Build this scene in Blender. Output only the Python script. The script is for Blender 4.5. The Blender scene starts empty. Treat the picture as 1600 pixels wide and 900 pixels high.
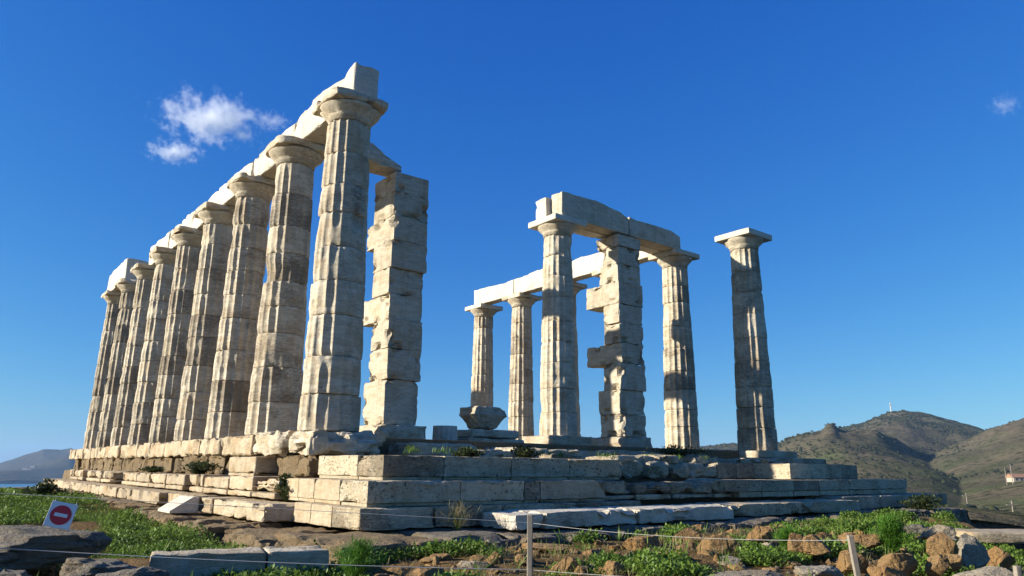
import bpy, math, random
import numpy as np
from mathutils import Matrix, Vector

# ------------------------------------------------------------------ camera, light, exposure
sc = bpy.context.scene
CAM = np.array([-5.3414, -11.6844, -0.5745]); YAW, PIT, ROL, FPX = 0.6679, 0.2418, 0.0099, 1145.9
_fw = np.array([math.sin(YAW)*math.cos(PIT), math.cos(YAW)*math.cos(PIT), math.sin(PIT)])
_r = np.array([math.cos(YAW), -math.sin(YAW), 0.0]); _u = np.cross(_r, _fw)
_R = _r*math.cos(ROL)+_u*math.sin(ROL); _U = -_r*math.sin(ROL)+_u*math.cos(ROL)
cd = bpy.data.cameras.new('camera'); cam = bpy.data.objects.new('camera', cd); sc.collection.objects.link(cam)
cd.sensor_width = 36.0; cd.lens = 36.0*FPX/1600.0; cd.clip_start = 0.05; cd.clip_end = 60000
cam.matrix_world = Matrix(((_R[0], _U[0], -_fw[0], CAM[0]), (_R[1], _U[1], -_fw[1], CAM[1]), (_R[2], _U[2], -_fw[2], CAM[2]), (0, 0, 0, 1)))
sc.camera = cam
SUN_EL = math.radians(18.7); SUN_AZ = math.atan2(-0.891, 0.454)      # azimuth from +Y towards +X
SUN_DIR = Vector((math.sin(SUN_AZ)*math.cos(SUN_EL), math.cos(SUN_AZ)*math.cos(SUN_EL), math.sin(SUN_EL)))
world = bpy.data.worlds.new('World'); sc.world = world; world.use_nodes = True
wn = world.node_tree; wn.nodes.clear()
wo = wn.nodes.new('ShaderNodeOutputWorld'); wb = wn.nodes.new('ShaderNodeBackground'); ws = wn.nodes.new('ShaderNodeTexSky')
ws.sky_type = 'NISHITA'; ws.sun_disc = False; ws.sun_elevation = SUN_EL; ws.sun_rotation = SUN_AZ
ws.altitude = 60; ws.air_density = 1.0; ws.dust_density = 0.3; ws.ozone_density = 3.0
EXPO = 1.0
wb.inputs['Strength'].default_value = 0.1/2**EXPO
_sp = wn.nodes.new('ShaderNodeSeparateColor'); _cb = wn.nodes.new('ShaderNodeCombineColor')
def _wm(op, a, b):
    x = wn.nodes.new('ShaderNodeMath'); x.operation = op
    for i_, v_ in enumerate((a, b)):
        if isinstance(v_, float): x.inputs[i_].default_value = v_
        else: wn.links.new(v_, x.inputs[i_])
    return x.outputs[0]
# colour response of the photograph's camera over the whole sky: deeper red channel, lifted blue
wn.links.new(ws.outputs[0], _sp.inputs[0]); _r0, _g0, _b0 = _sp.outputs[0], _sp.outputs[1], _sp.outputs[2]
wn.links.new(_wm('MULTIPLY', _wm('DIVIDE', _wm('MULTIPLY', _r0, _r0), _wm('ADD', _r0, 2.5)), 0.85), _cb.inputs[0])
wn.links.new(_wm('MULTIPLY', _g0, 0.94), _cb.inputs[1]); wn.links.new(_wm('MULTIPLY', _wm('POWER', _b0, 0.48), 3.40), _cb.inputs[2])
wn.links.new(_cb.outputs[0], wb.inputs[0]); wn.links.new(wb.outputs[0], wo.inputs[0])
sl = bpy.data.lights.new('sun', 'SUN'); sun = bpy.data.objects.new('sun', sl); sc.collection.objects.link(sun)
sl.energy = 5.0; sl.angle = math.radians(0.5); sl.color = (1.0, 0.95, 0.85)
sun.rotation_euler = SUN_DIR.to_track_quat('Z', 'Y').to_euler(); sun.location = (-20, 10, 20)
sc.view_settings.view_transform = 'Standard'; sc.view_settings.look = 'None'
sc.view_settings.exposure = EXPO; sc.view_settings.gamma = 1.0; sc.view_settings.use_curve_mapping = False
sc.cycles.max_bounces = 6; sc.cycles.volume_bounces = 4; sc.cycles.use_denoising = True

# ------------------------------------------------------------------ helpers
def ray(u, v): return _fw+_R*(u-800)/FPX-_U*(v-450)/FPX
def at(u, v, d):
    r = ray(u, v); return CAM+r*d/math.hypot(r[0], r[1])
def onz(u, v, z):
    r = ray(u, v); return CAM+r*(z-CAM[2])/r[2]
def ony(u, v, y):
    r = ray(u, v); return CAM+r*(y-CAM[1])/r[1]
def onx(u, v, x):
    r = ray(u, v); return CAM+r*(x-CAM[0])/r[0]

def _hash(ix, iy, iz):
    h = (ix.astype(np.int64)*374761393+iy.astype(np.int64)*668265263+iz.astype(np.int64)*2147483647) & 0xffffffff
    h = ((h ^ (h >> 13))*1274126177) & 0xffffffff
    h = ((h ^ (h >> 16))*2246822519) & 0xffffffff
    return ((h ^ (h >> 15)) & 0xffffff)/float(0xffffff)
def noise(p):
    i = np.floor(p).astype(np.int64); f = p-i; f = f*f*(3-2*f)
    out = 0
    for dx in (0, 1):
        wx = f[:, 0] if dx else 1-f[:, 0]
        for dy in (0, 1):
            wy = f[:, 1] if dy else 1-f[:, 1]
            for dz in (0, 1):
                wz = f[:, 2] if dz else 1-f[:, 2]
                out = out+wx*wy*wz*_hash(i[:, 0]+dx, i[:, 1]+dy, i[:, 2]+dz)
    return out
def fbm(p, oct=4):
    s = 0; a = 0.5; n = 0
    for k in range(oct):
        s = s+a*noise(p*(2.03**k)+17.3*k); n += a; a *= 0.5
    return s/n
def smooth(a, b, x):
    t = np.clip((x-a)/(b-a), 0, 1); return t*t*(3-2*t)

SHARP = dict(step_block=24, course_block=24, base_block=24, stylobate_slab=24, floor_slab=24, foundation_slab=22, backing_block=22, architrave_block=26, abacus=28, wall_block=26, plinth_block=26, capital_fragment=24, rock=20, stone=20, column_base_slab=24)
def mesh_obj(name, verts, faces, mat, parent=None, loc=None, shade=True, col=None):
    me = bpy.data.meshes.new(name)
    verts = np.asarray(verts, float)
    if isinstance(faces, np.ndarray):
        nf, k = faces.shape
        me.vertices.add(len(verts)); me.vertices.foreach_set('co', verts.ravel())
        me.loops.add(nf*k); me.loops.foreach_set('vertex_index', faces.ravel().astype(np.int32))
        me.polygons.add(nf); me.polygons.foreach_set('loop_start', np.arange(0, nf*k, k, dtype=np.int32))
        me.polygons.foreach_set('loop_total', np.full(nf, k, np.int32))
        me.update(calc_edges=True)
    else:
        me.from_pydata([tuple(v) for v in verts], [], [tuple(int(i) for i in f) for f in faces]); me.update()
    if shade:
        me.polygons.foreach_set('use_smooth', np.ones(len(me.polygons), bool))
        if name in SHARP: me.set_sharp_from_angle(angle=math.radians(SHARP[name]))
    if mat: me.materials.append(mat)
    o = bpy.data.objects.new(name, me); sc.collection.objects.link(o)
    if loc is not None: o.location = loc
    if parent is not None: o.parent = parent
    if col is not None: o.color = col
    return o
def empty(name, loc=(0, 0, 0), rz=0):
    o = bpy.data.objects.new(name, None); sc.collection.objects.link(o); o.location = loc; o.rotation_euler = (0, 0, rz)
    o.empty_display_size = 0.2; return o
def tag(o, label, cat, group=None, kind=None):
    if label: o['label'] = label
    if cat: o['category'] = cat
    if group: o['group'] = group
    if kind or cat: o['kind'] = kind or 'thing'
    return o

def box_grid(h, res, edge=0.03):
    """surface grid of a box with half sizes h, unique verts + quads"""
    ax = []
    for k in range(3):
        L = h[k]; n = max(2, int(round(2*L/res)))
        t = list(np.linspace(-L, L, n+1)); e = min(edge, L*0.4)
        t += [-L+e, L-e, -L+e*0.45, L-e*0.45]
        ax.append(np.array(sorted(set(np.round(t, 5)))))
    P = []; F = []; off = 0
    for a in range(3):
        b, c = (a+1) % 3, (a+2) % 3
        B, Cc = np.meshgrid(ax[b], ax[c], indexing='ij'); nb, nc = B.shape
        for s in (-1, 1):
            p = np.zeros((nb*nc, 3)); p[:, a] = s*h[a]; p[:, b] = B.ravel(); p[:, c] = Cc.ravel()
            i = np.arange(nb*nc).reshape(nb, nc)
            q = np.stack([i[:-1, :-1], i[1:, :-1], i[1:, 1:], i[:-1, 1:]], -1).reshape(-1, 4)
            if s < 0: q = q[:, ::-1]
            P.append(p); F.append(q+off); off += nb*nc
    P = np.concatenate(P); F = np.concatenate(F)
    key = np.round(P*20000).astype(np.int64)
    _, idx, inv = np.unique(key, axis=0, return_index=True, return_inverse=True)
    return P[idx], inv.reshape(-1)[F]
def block_mesh(h, res=0.14, r=0.02, wear=0.3, rough=0.008, seed=0.0, chip=0.08, taper=None):
    """a quarried stone: box with chipped, rounded edges and an uneven face"""
    h = np.array(h, float); P, F = box_grid(h, res, max(0.02, min(r*1.6, min(h)*0.5)))
    S = seed*13.7+np.array([3.1, 7.7, 1.3])
    rr = r*(0.35+1.9*wear*np.clip(fbm(P*3.1+S, 3)*2-0.55, 0, 2)+0.4*(1-wear))
    rr = np.minimum(rr, h.min()*0.9)[:, None]
    inner = np.clip(P, -h+rr, h-rr); d = P-inner; ln = np.linalg.norm(d, axis=1, keepdims=True); n = d/np.maximum(ln, 1e-9)
    Q = inner+n*rr
    near = ((h-np.abs(P)) < 0.16).sum(1)
    c = np.clip(noise(P*4.3+S*2)-(0.74-0.25*wear), 0, 1)*(near >= 2)*chip*3*wear; c = np.floor(np.minimum(c, max(0.03, 0.4*chip))/0.018)*0.018
    Q -= n*c[:, None]
    c2 = np.minimum(np.clip(noise(P*9.5+S*3)-0.62, 0, 1)*(near >= 2)*chip*1.2*wear, 0.03); Q -= n*c2[:, None]
    Q += n*((fbm(P*6.0+S, 4)-0.5)*2*rough)[:, None]+n*((fbm(P*1.7+S*3, 2)-0.5)*2*rough*2.0*wear)[:, None]
    if rough > 0.018:
        g_ = np.floor(fbm(P*3.3+S*1.9, 3)*9)/9.0-0.5; Q += n*(g_*rough*1.6)[:, None]
    if taper is not None: Q[:, :2] *= (1+taper*(Q[:, 2:3]/h[2]))
    return Q, F
def stone(name, mat, box, parent=None, res=0.14, r=0.02, wear=0.3, rough=0.006, seed=None, chip=0.08, rot=(0, 0, 0), col=None, taper=None):
    """box = (x0,x1,y0,y1,z0,z1)"""
    global _seed
    _seed += 1
    x0, x1, y0, y1, z0, z1 = box
    Q, F = block_mesh(((x1-x0)/2, (y1-y0)/2, (z1-z0)/2), res, r, wear, rough, seed if seed is not None else _seed, chip, taper)
    o = mesh_obj(name, Q, F, mat, parent, ((x0+x1)/2, (y0+y1)/2, (z0+z1)/2), True, col or tone())
    o.rotation_euler = rot
    return o
_seed = 0
rng = random.Random(4)
def tone(stain=None): return (rng.random(), rng.uniform(0.1, 0.5) if stain is None else stain, rng.random(), 1)

# ------------------------------------------------------------------ materials
class NT:
    def __init__(self, name):
        self.m = bpy.data.materials.new(name); self.m.use_nodes = True; self.t = self.m.node_tree; self.t.nodes.clear()
        self.out = self.n('ShaderNodeOutputMaterial'); self.b = self.n('ShaderNodeBsdfPrincipled'); self.l(self.b.outputs[0], self.out.inputs[0])
    def n(self, t, **k):
        x = self.t.nodes.new(t)
        for a, v in k.items(): setattr(x, a, v)
        return x
    def l(self, a, b): self.t.links.new(a, b)
    def pos(self, sx=1, sy=1, sz=1):
        g = self.n('ShaderNodeNewGeometry'); m = self.n('ShaderNodeMapping'); m.inputs['Scale'].default_value = (sx, sy, sz); self.l(g.outputs['Position'], m.inputs[0]); return m.outputs[0]
    def noise(self, vec, scale, detail=5, rough=0.55):
        x = self.n('ShaderNodeTexNoise'); x.inputs['Scale'].default_value = scale; x.inputs['Detail'].default_value = detail; x.inputs['Roughness'].default_value = rough; self.l(vec, x.inputs['Vector']); return x.outputs['Fac']
    def ramp(self, f, stops):
        x = self.n('ShaderNodeValToRGB'); e = x.color_ramp.elements
        while len(e) < len(stops): e.new(0.5)
        for a, (p, c) in zip(e, stops): a.position = p; a.color = (c, c, c, 1) if isinstance(c, (int, float)) else (*c, 1)
        self.l(f, x.inputs[0]); return x.outputs[0]
    def mix(self, f, a, b, mode='MIX'):
        x = self.n('ShaderNodeMix', data_type='RGBA', blend_type=mode)
        for s, v in ((0, f), (6, a), (7, b)):
            if hasattr(v, 'links') or hasattr(v, 'is_linked'): self.l(v, x.inputs[s])
            elif isinstance(v, (int, float)): x.inputs[s].default_value = v if s == 0 else (v, v, v, 1)
            else: x.inputs[s].default_value = (*v, 1)
        return x.outputs[2]
    def math(self, op, a, b=0.0):
        x = self.n('ShaderNodeMath', operation=op)
        for s, v in ((0, a), (1, b)):
            if isinstance(v, (int, float)): x.inputs[s].default_value = v
            else: self.l(v, x.inputs[s])
        return x.outputs[0]
    def bump(self, h, strength=0.4, dist=0.02, nrm=None):
        x = self.n('ShaderNodeBump'); x.inputs['Strength'].default_value = strength; x.inputs['Distance'].default_value = dist
        self.l(h, x.inputs['Height'])
        if nrm is not None: self.l(nrm, x.inputs['Normal'])
        self.l(x.outputs[0], self.b.inputs['Normal']); return x.outputs[0]
    def fin(self, col, rough=0.85, spec=0.25):
        self.l(col, self.b.inputs['Base Color']); self.b.inputs['Roughness'].default_value = rough; self.b.inputs['Specular IOR Level'].default_value = spec; return self.m

def marble(name, relief=0.035, cracks=0.75,  a=(0.71, 0.62, 0.45), b=(0.60, 0.51, 0.37), ochre=(0.42, 0.28, 0.13), dark=(0.115, 0.082, 0.05), stain_gain=1.0, pits=0.0, strata=0.35, ochre_amt=0.6):
    k = NT(name); oi = k.n('ShaderNodeObjectInfo'); sp = k.n('ShaderNodeSeparateColor'); k.l(oi.outputs['Color'], sp.inputs[0])
    p = k.pos(); ps = k.pos(1.6, 1.6, 7.0)
    off = k.n('ShaderNodeVectorMath', operation='ADD'); k.l(p, off.inputs[0]); k.l(oi.outputs['Color'], off.inputs[1])
    c = k.mix(k.noise(p, 1.3, 4), a, b)
    c = k.mix(k.math('MULTIPLY', k.ramp(k.noise(off.outputs[0], 2.1, 6, 0.6), [(0.46, 0.0), (0.68, 1.0)]), ochre_amt), c, ochre)
    # bedding lines
    st = k.noise(ps, 2.2, 6, 0.65)
    c = k.mix(k.math('MULTIPLY', k.ramp(st, [(0.42, 0.0), (0.60, 1.0)]), strata), c, tuple(x*0.55 for x in ochre))
    # dark weathering crust: patches broken up by fine grain
    big = k.noise(off.outputs[0], 1.6, 3); fine = k.noise(ps, 7.0, 6, 0.7)
    s = k.math('ADD', k.math('MULTIPLY', big, 0.5), k.math('MULTIPLY', fine, 0.5))
    s = k.math('ADD', s, k.math('MULTIPLY', k.math('SUBTRACT', sp.outputs[1], 0.5), 0.46*stain_gain))
    c = k.mix(k.math('MULTIPLY', k.ramp(s, [(0.53, 0.0), (0.66, 1.0)]), 0.74), c, dark)
    if cracks:
        cn = k.noise(k.pos(2.6, 2.6, 20.0), 1.0, 4, 0.6); cl = k.ramp(k.math('ABSOLUTE', k.math('SUBTRACT', cn, 0.5)), [(0.0, 1.0), (0.022, 0.0)])
        c = k.mix(k.math('MULTIPLY', k.math('MULTIPLY', cl, k.ramp(k.noise(off.outputs[0], 2.7, 3), [(0.48, 0.0), (0.60, 1.0)])), cracks), c, tuple(x*0.7 for x in dark))
        sk = k.noise(k.pos(7.0, 7.0, 0.55), 1.0, 4, 0.6); c = k.mix(k.math('MULTIPLY', k.ramp(sk, [(0.52, 0.0), (0.72, 1.0)]), 0.5*cracks), c, tuple(x*0.6 for x in ochre))
    # per-stone tone
    t = k.n('ShaderNodeMapRange'); k.l(sp.outputs[0], t.inputs[0]); t.inputs[3].default_value = 0.80; t.inputs[4].default_value = 1.08
    c = k.mix(1.0, c, k.mix(0.0, t.outputs[0], t.outputs[0]), 'MULTIPLY')
    if pits:
        pn = k.noise(k.pos(1, 1, 1.5), 21, 3, 0.6)
        c = k.mix(k.math('MULTIPLY', k.math('MULTIPLY', k.ramp(pn, [(0.57, 0.0), (0.64, 1.0)]), k.ramp(big, [(0.38, 0.1), (0.55, 1.0)])), pits), c, (0.05, 0.04, 0.03))
    c = k.mix(k.math('MULTIPLY', k.ramp(k.noise(p, 26, 5, 0.75), [(0.45, 0.0), (0.72, 1.0)]), 0.45), c, tuple(x*0.45 for x in b))
    h = k.math('ADD', k.math('MULTIPLY', k.noise(p, 9, 6, 0.65), 1.0), k.math('MULTIPLY', k.noise(ps, 14, 5, 0.7), 0.8))
    k.bump(h, 0.8, relief)
    return k.fin(c, 0.82, 0.25)
M = {}
M['marble'] = marble('weathered_marble')
M['anta'] = marble('banded_marble', a=(0.64, 0.555, 0.40), b=(0.55, 0.475, 0.35), stain_gain=0.6, strata=0.28, ochre_amt=0.4)
M['clean'] = marble('pale_marble', cracks=0.4, a=(0.70, 0.62, 0.48), b=(0.63, 0.56, 0.44), stain_gain=0.3, strata=0.15, ochre_amt=0.2)
M['step'] = marble('pitted_step_marble', a=(0.62, 0.52, 0.35), b=(0.50, 0.42, 0.285), stain_gain=0.9, pits=0.9, strata=0.25, ochre_amt=0.35)
M['warm'] = marble('honey_marble', a=(0.57, 0.455, 0.285), b=(0.52, 0.425, 0.295), ochre=(0.38, 0.23, 0.09), stain_gain=0.45, strata=0.2, ochre_amt=0.7)
M['poros'] = marble('brown_poros_limestone', cracks=0.25, relief=0.12, a=(0.35, 0.25, 0.13), b=(0.28, 0.20, 0.11), ochre=(0.31, 0.18, 0.06), stain_gain=0.6, pits=0.8, strata=0.1)
M['greyrock'] = marble('grey_bedrock', cracks=0.25, relief=0.12, a=(0.28, 0.235, 0.17), b=(0.20, 0.175, 0.135), ochre=(0.25, 0.17, 0.08), stain_gain=1.0, pits=0.6, strata=0.15)
M['palerock'] = marble('pale_limestone', cracks=0.25, relief=0.12, a=(0.50, 0.42, 0.29), b=(0.40, 0.33, 0.23), ochre=(0.33, 0.22, 0.10), stain_gain=0.8, pits=0.6, strata=0.15)
M['orange'] = marble('orange_limestone', cracks=0.25, relief=0.12, a=(0.46, 0.27, 0.10), b=(0.38, 0.24, 0.11), ochre=(0.40, 0.19, 0.05), stain_gain=0.5, pits=0.5, strata=0.1)

def soil_mat():
    k = NT('dry_soil'); p = k.pos()
    c = k.ramp(k.noise(p, 1.1, 6), [(0.3, (0.13, 0.08, 0.032)), (0.55, (0.26, 0.155, 0.06)), (0.75, (0.36, 0.24, 0.12))])
    c = k.mix(k.ramp(k.noise(p, 0.6, 5), [(0.5, 0.0), (0.65, 0.6)]), c, (0.06, 0.075, 0.022))
    c = k.mix(k.ramp(k.noise(p, 22, 5, 0.7), [(0.4, 0.0), (0.7, 0.6)]), c, (0.07, 0.045, 0.02))
    k.bump(k.math('ADD', k.noise(p, 16, 6, 0.7), k.noise(p, 4, 5, 0.6)), 1.0, 0.08); return k.fin(c, 0.95, 0.1)
M['soil'] = soil_mat()
def leaf_mat(name, c1, c2, c3):
    k = NT(name); oi = k.n('ShaderNodeObjectInfo'); p = k.pos()
    c = k.ramp(k.noise(p, 2.3, 4), [(0.3, c1), (0.55, c2), (0.8, c3)])
    c = k.mix(k.ramp(k.noise(p, 31, 2), [(0.4, 0.0), (0.7, 0.6)]), c, c3)
    k.fin(c, 0.55, 0.3)
    tr = k.n('ShaderNodeBsdfTranslucent'); k.l(c, tr.inputs[0]); mx = k.n('ShaderNodeMixShader'); mx.inputs[0].default_value = 0.3
    k.l(k.b.outputs[0], mx.inputs[1]); k.l(tr.outputs[0], mx.inputs[2]); k.l(mx.outputs[0], k.out.inputs[0]); return k.m
M['leaf'] = leaf_mat('weed_leaf', (0.04, 0.085, 0.012), (0.11, 0.19, 0.022), (0.20, 0.26, 0.045))
M['fennel'] = leaf_mat('fennel_leaf', (0.05, 0.13, 0.012), (0.09, 0.21, 0.02), (0.14, 0.26, 0.03))
M['shrub'] = leaf_mat('dark_shrub_leaf', (0.025, 0.04, 0.012), (0.045, 0.06, 0.018), (0.08, 0.09, 0.03))
M['scrub'] = leaf_mat('hill_scrub', (0.03, 0.035, 0.014), (0.05, 0.055, 0.02), (0.075, 0.075, 0.03))
M['straw'] = leaf_mat('dry_grass', (0.22, 0.17, 0.07), (0.3, 0.24, 0.11), (0.2, 0.2, 0.07))
def flat_mat(name, c, rough=0.6, grain=0.15, scale=20, spec=0.3, metal=0):
    k = NT(name); p = k.pos()
    col = k.mix(k.noise(p, scale, 4), tuple(x*(1-grain) for x in c), tuple(min(1, x*(1+grain)) for x in c)); k.fin(col, rough, spec); k.b.inputs['Metallic'].default_value = metal; return k.m
M['wood'] = flat_mat('grey_weathered_wood', (0.24, 0.20, 0.15), 0.85, 0.4, 40)
M['wire'] = flat_mat('pale_rope', (0.42, 0.40, 0.36), 0.7)
M['white'] = flat_mat('white_sign_face', (0.75, 0.74, 0.70), 0.5, 0.08)
M['red'] = flat_mat('red_sign_paint', (0.55, 0.035, 0.045), 0.5, 0.1)
M['mast'] = flat_mat('mast_steel', (0.6, 0.58, 0.56), 0.5)
M['house_wall'] = flat_mat('house_render', (0.40, 0.33, 0.25), 0.8)
M['house_roof'] = flat_mat('clay_roof', (0.30, 0.16, 0.09), 0.8)
M['glass'] = flat_mat('dark_window', (0.05, 0.06, 0.08), 0.2)
def hill_mat(name, base, scrub, green, dark, sc1, sc2):
    k = NT(name); p = k.pos()
    c = k.mix(k.ramp(k.noise(p, sc1, 6, 0.6), [(0.4, 0.0), (0.62, 1.0)]), base, scrub)
    c = k.mix(k.ramp(k.noise(p, sc1*0.35, 4), [(0.53, 0.0), (0.70, 0.8)]), c, green)
    sx = k.n('ShaderNodeSeparateXYZ'); k.l(p, sx.inputs[0]); lowf = k.n('ShaderNodeMapRange'); lowf.inputs[1].default_value = 45.0; lowf.inputs[2].default_value = -45.0; k.l(sx.outputs[2], lowf.inputs[0])
    c = k.mix(k.math('MULTIPLY', lowf.outputs[0], k.ramp(k.noise(p, sc1*1.4, 5), [(0.42, 0.0), (0.62, 0.7)])), c, tuple(x*1.1 for x in green))
    v = k.n('ShaderNodeTexVoronoi'); v.inputs['Scale'].default_value = sc2; k.l(p, v.inputs['Vector'])
    spots = k.math('MULTIPLY', k.ramp(v.outputs['Distance'], [(0.25, 1.0), (0.5, 0.0)]), k.ramp(k.noise(p, sc2*0.23, 3), [(0.4, 0.15), (0.6, 1.0)]))
    c = k.mix(spots, c, dark)
    c = k.mix(k.ramp(k.noise(p, sc2*0.4, 6, 0.7), [(0.66, 0.0), (0.72, 0.75)]), c, (0.26, 0.21, 0.15))
    k.bump(k.noise(p, sc2*0.5, 6, 0.7), 1.0, 3.0)
    return k.fin(c, 1.0, 0.0)
M['hill'] = hill_mat('scrub_hillside', (0.125, 0.098, 0.062), (0.085, 0.074, 0.044), (0.065, 0.09, 0.028), (0.026, 0.03, 0.013), 0.012, 0.16)
M['mount'] = hill_mat('far_mountain', (0.085, 0.065, 0.04), (0.05, 0.045, 0.03), (0.035, 0.045, 0.022), (0.025, 0.03, 0.016), 0.003, 0.03)
def sea_mat():
    k = NT('sea_water'); p = k.pos(); k.b.inputs['Base Color'].default_value = (0.02, 0.09, 0.14, 1); k.b.inputs['Roughness'].default_value = 0.25
    k.bump(k.noise(p, 0.05, 4), 0.4, 1.0); return k.m
M['sea'] = sea_mat()

# ------------------------------------------------------------------ ground, sea, hills
def axis(c0, c1, fine, far, grow=1.09):
    t = list(np.arange(c0, c1+1e-6, fine)); s = fine
    while t[-1] < far: s *= grow; t.append(t[-1]+s)
    s = fine; lo = [c0]
    while lo[-1] > -far: s *= grow; lo.append(lo[-1]-s)
    return np.array(lo[1:][::-1]+t)
CP = np.array([  # ground control points x, y, z
    (-5.6, -11.9, -2.2), (-7, -9, -1.9), (-3, -10, -1.75), (0, -11.5, -1.75), (4, -12, -1.8), (-8, -5, -1.4), (-5.0, -6.4, -1.42), (-5.2, -4.2, -1.30), (-3.8, -5.1, -1.66), (-4, -3, -1.62),
    (-2.4, -5.7, -1.66), (-2.6, -3.3, -1.66), (-2.6, -1.0, -1.62), (-2.6, 2.5, -1.52), (-2.7, 6, -1.42), (-2.8, 10, -1.46), (-4, 2, -1.50), (-4.5, 8, -1.54), (-6, 4, -1.42), (-3, 18, -1.66), (-6, 16, -1.72), (-3, 26, -1.80), (-5, 26, -1.95), (-8, 10, -1.7), (-9, 20, -2.0),
    (-1.4, -6.9, -1.58), (-0.1, -5.4, -1.52), (1.4, -5.5, -1.50), (-0.4, -7.2, -1.58), (3.6, -5.9, -1.46), (0.2, -8.0, -1.60), (6.1, -6.4, -1.46), (2.7, -8.5, -1.62), (9, -5, -1.42), (12, -5.5, -1.5), (14, -4, -1.5),
    (5, -8.3, -1.7), (7.5, -8, -2.0), (0, -9.3, -1.62), (2, -10, -1.75), (16, 0, -1.6), (16, 10, -1.6), (6, 10, -1.4), (6, 25, -1.4), (3, -3.2, -1.48), (10, -3.2, -1.48), (-1.8, -3.9, -1.54)])
CP[:, 2] += 0.07
def ground_z(X, Y):
    x = X.ravel(); y = Y.ravel()
    d2 = (x[:, None]-CP[None, :, 0])**2+(y[:, None]-CP[None, :, 1])**2+0.25
    w = 1/d2**1.7; z = (w*CP[None, :, 2]).sum(1)/w.sum(1)
    p = np.stack([x, y, 0*x], 1)
    nearw = np.exp(-((x-2)**2+(y+4)**2)/900.0)
    z += (fbm(p*0.9+5, 4)-0.5)*0.16*nearw+(fbm(p*3.3+9, 3)-0.5)*0.08*nearw
    # the hilltop falls away on every side
    ex = np.maximum(np.maximum(x-17.0, -x-11.0), 0); ey = np.maximum(np.maximum(y-34.0, -y-22.0), 0)
    k = np.maximum(np.maximum(x*0.75-y*0.66-10.8, 0), 0)     # the drop beyond the boulders on the right
    e = np.hypot(ex, ey)+k*0.9
    z -= 70*(1-np.exp(-e*0.011))+np.minimum(e, 6)*0.25
    z += (fbm(p*0.06, 4)-0.5)*np.minimum(e, 60)*0.12
    return z.reshape(X.shape)
gx = axis(-8.0, 9.0, 0.13, 150.0); gy = axis(-11.5, 3.0, 0.13, 150.0)
GX, GY = np.meshgrid(gx, gy, indexing='ij'); GZ = ground_z(GX, GY)
def grid_faces(n, m):
    i = np.arange(n*m).reshape(n, m); return np.stack([i[:-1, :-1], i[1:, :-1], i[1:, 1:], i[:-1, 1:]], -1).reshape(-1, 4)
g = mesh_obj('ground', np.stack([GX.ravel(), GY.ravel(), GZ.ravel()], 1), grid_faces(*GX.shape), M['soil']); tag(g, 'dry brown soil of the hilltop around the ruin', None, kind='structure')
def gz(x, y): return float(ground_z(np.array([[float(x)]]), np.array([[float(y)]]))[0, 0])

SEA = -70.0
sea = mesh_obj('sea', [(-40000, -40000, SEA), (40000, -40000, SEA), (40000, 40000, SEA), (-40000, 40000, SEA)], [(0, 1, 2, 3)], M['sea']); tag(sea, 'strip of blue sea below the far mountain', None, kind='structure')

def azel(u, v):
    r = ray(u, v); return math.atan2(r[0], r[1]), r[2]/math.hypot(r[0], r[1])
def profile(pts, ext):
    a = [azel(u, v) for u, v in pts]; xs = [q[0] for q in a]; ys = [q[1] for q in a]
    xs = [xs[0]-e[0] for e in ext[0]]+xs+[xs[-1]+e[0] for e in ext[1]]; ys = [e[1] for e in ext[0]]+ys+[e[1] for e in ext[1]]
    o = np.argsort(xs); return np.array(xs)[o], np.array(ys)[o]
HILL = {}
def polar_terrain(name, label, az0, az1, naz, rs, layers, floor, mat, namp, gully):
    az = np.linspace(az0, az1, naz); A, Rr = np.meshgrid(az, rs, indexing='ij')
    X = CAM[0]+Rr*np.sin(A); Y = CAM[1]+Rr*np.cos(A); base = floor(A, Rr); Z = base.copy()
    p = np.stack([X.ravel(), Y.ravel(), 0*X.ravel()], 1)
    for (rk, w_in, w_out, prof) in layers:
        far_ = np.clip(np.abs(Rr-rk)/(0.22*rk), 0, 1); wp = (fbm(p*2.2/rk+rk, 3).reshape(A.shape)-0.5)*0.30*far_
        ag = np.linspace(az0-0.3, az1+0.3, 900); eg = np.interp(ag, *prof); kw = np.exp(-np.linspace(-2.5, 2.5, 61)**2); es = np.convolve(np.pad(eg, 30, 'edge'), kw/kw.sum(), 'valid')
        el = np.interp(A, *prof)*(1-far_)+np.interp(A+wp, ag, es)*far_; top = CAM[2]+rk*el
        w = np.where(Rr < rk, np.exp(-np.abs((Rr-rk)/w_in)**1.6), np.exp(-((Rr-rk)/w_out)**2))
        zz = base+(top-base)*w; kk = 0.09; mx_ = np.maximum(Z, zz); Z = mx_+np.log(np.exp(kk*(Z-mx_))+np.exp(kk*(zz-mx_)))/kk-np.log(2)/kk*np.exp(-np.abs(Z-zz)*kk)*0.9
    n = (1-np.abs(fbm(p*gully, 5)*2-1)); n2 = fbm(p*gully*5, 4)-0.5
    rel = np.clip((Z-base)/60.0, 0, 1)
    Z += ((n-0.75)*namp*1.1+n2*namp*0.45).reshape(Z.shape)*rel*0.8; HILL[name] = (X, Y, Z)
    o = mesh_obj(name, np.stack([X.ravel(), Y.ravel(), Z.ravel()], 1), grid_faces(*X.shape), mat)
    return tag(o, label, None, kind='structure')
main = profile([(1060, 707), (1095, 703), (1130, 699), (1180, 697), (1225, 692), (1262, 684), (1320, 672), (1345, 665), (1370, 654), (1393, 645), (1412, 643), (1440, 650), (1480, 660), (1515, 668), (1550, 677), (1600, 690)], ([(0.10, 0.0), (0.2, -0.02)], [(0.05, 0.03), (0.2, 0.02), (0.6, 0.03)]))
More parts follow.
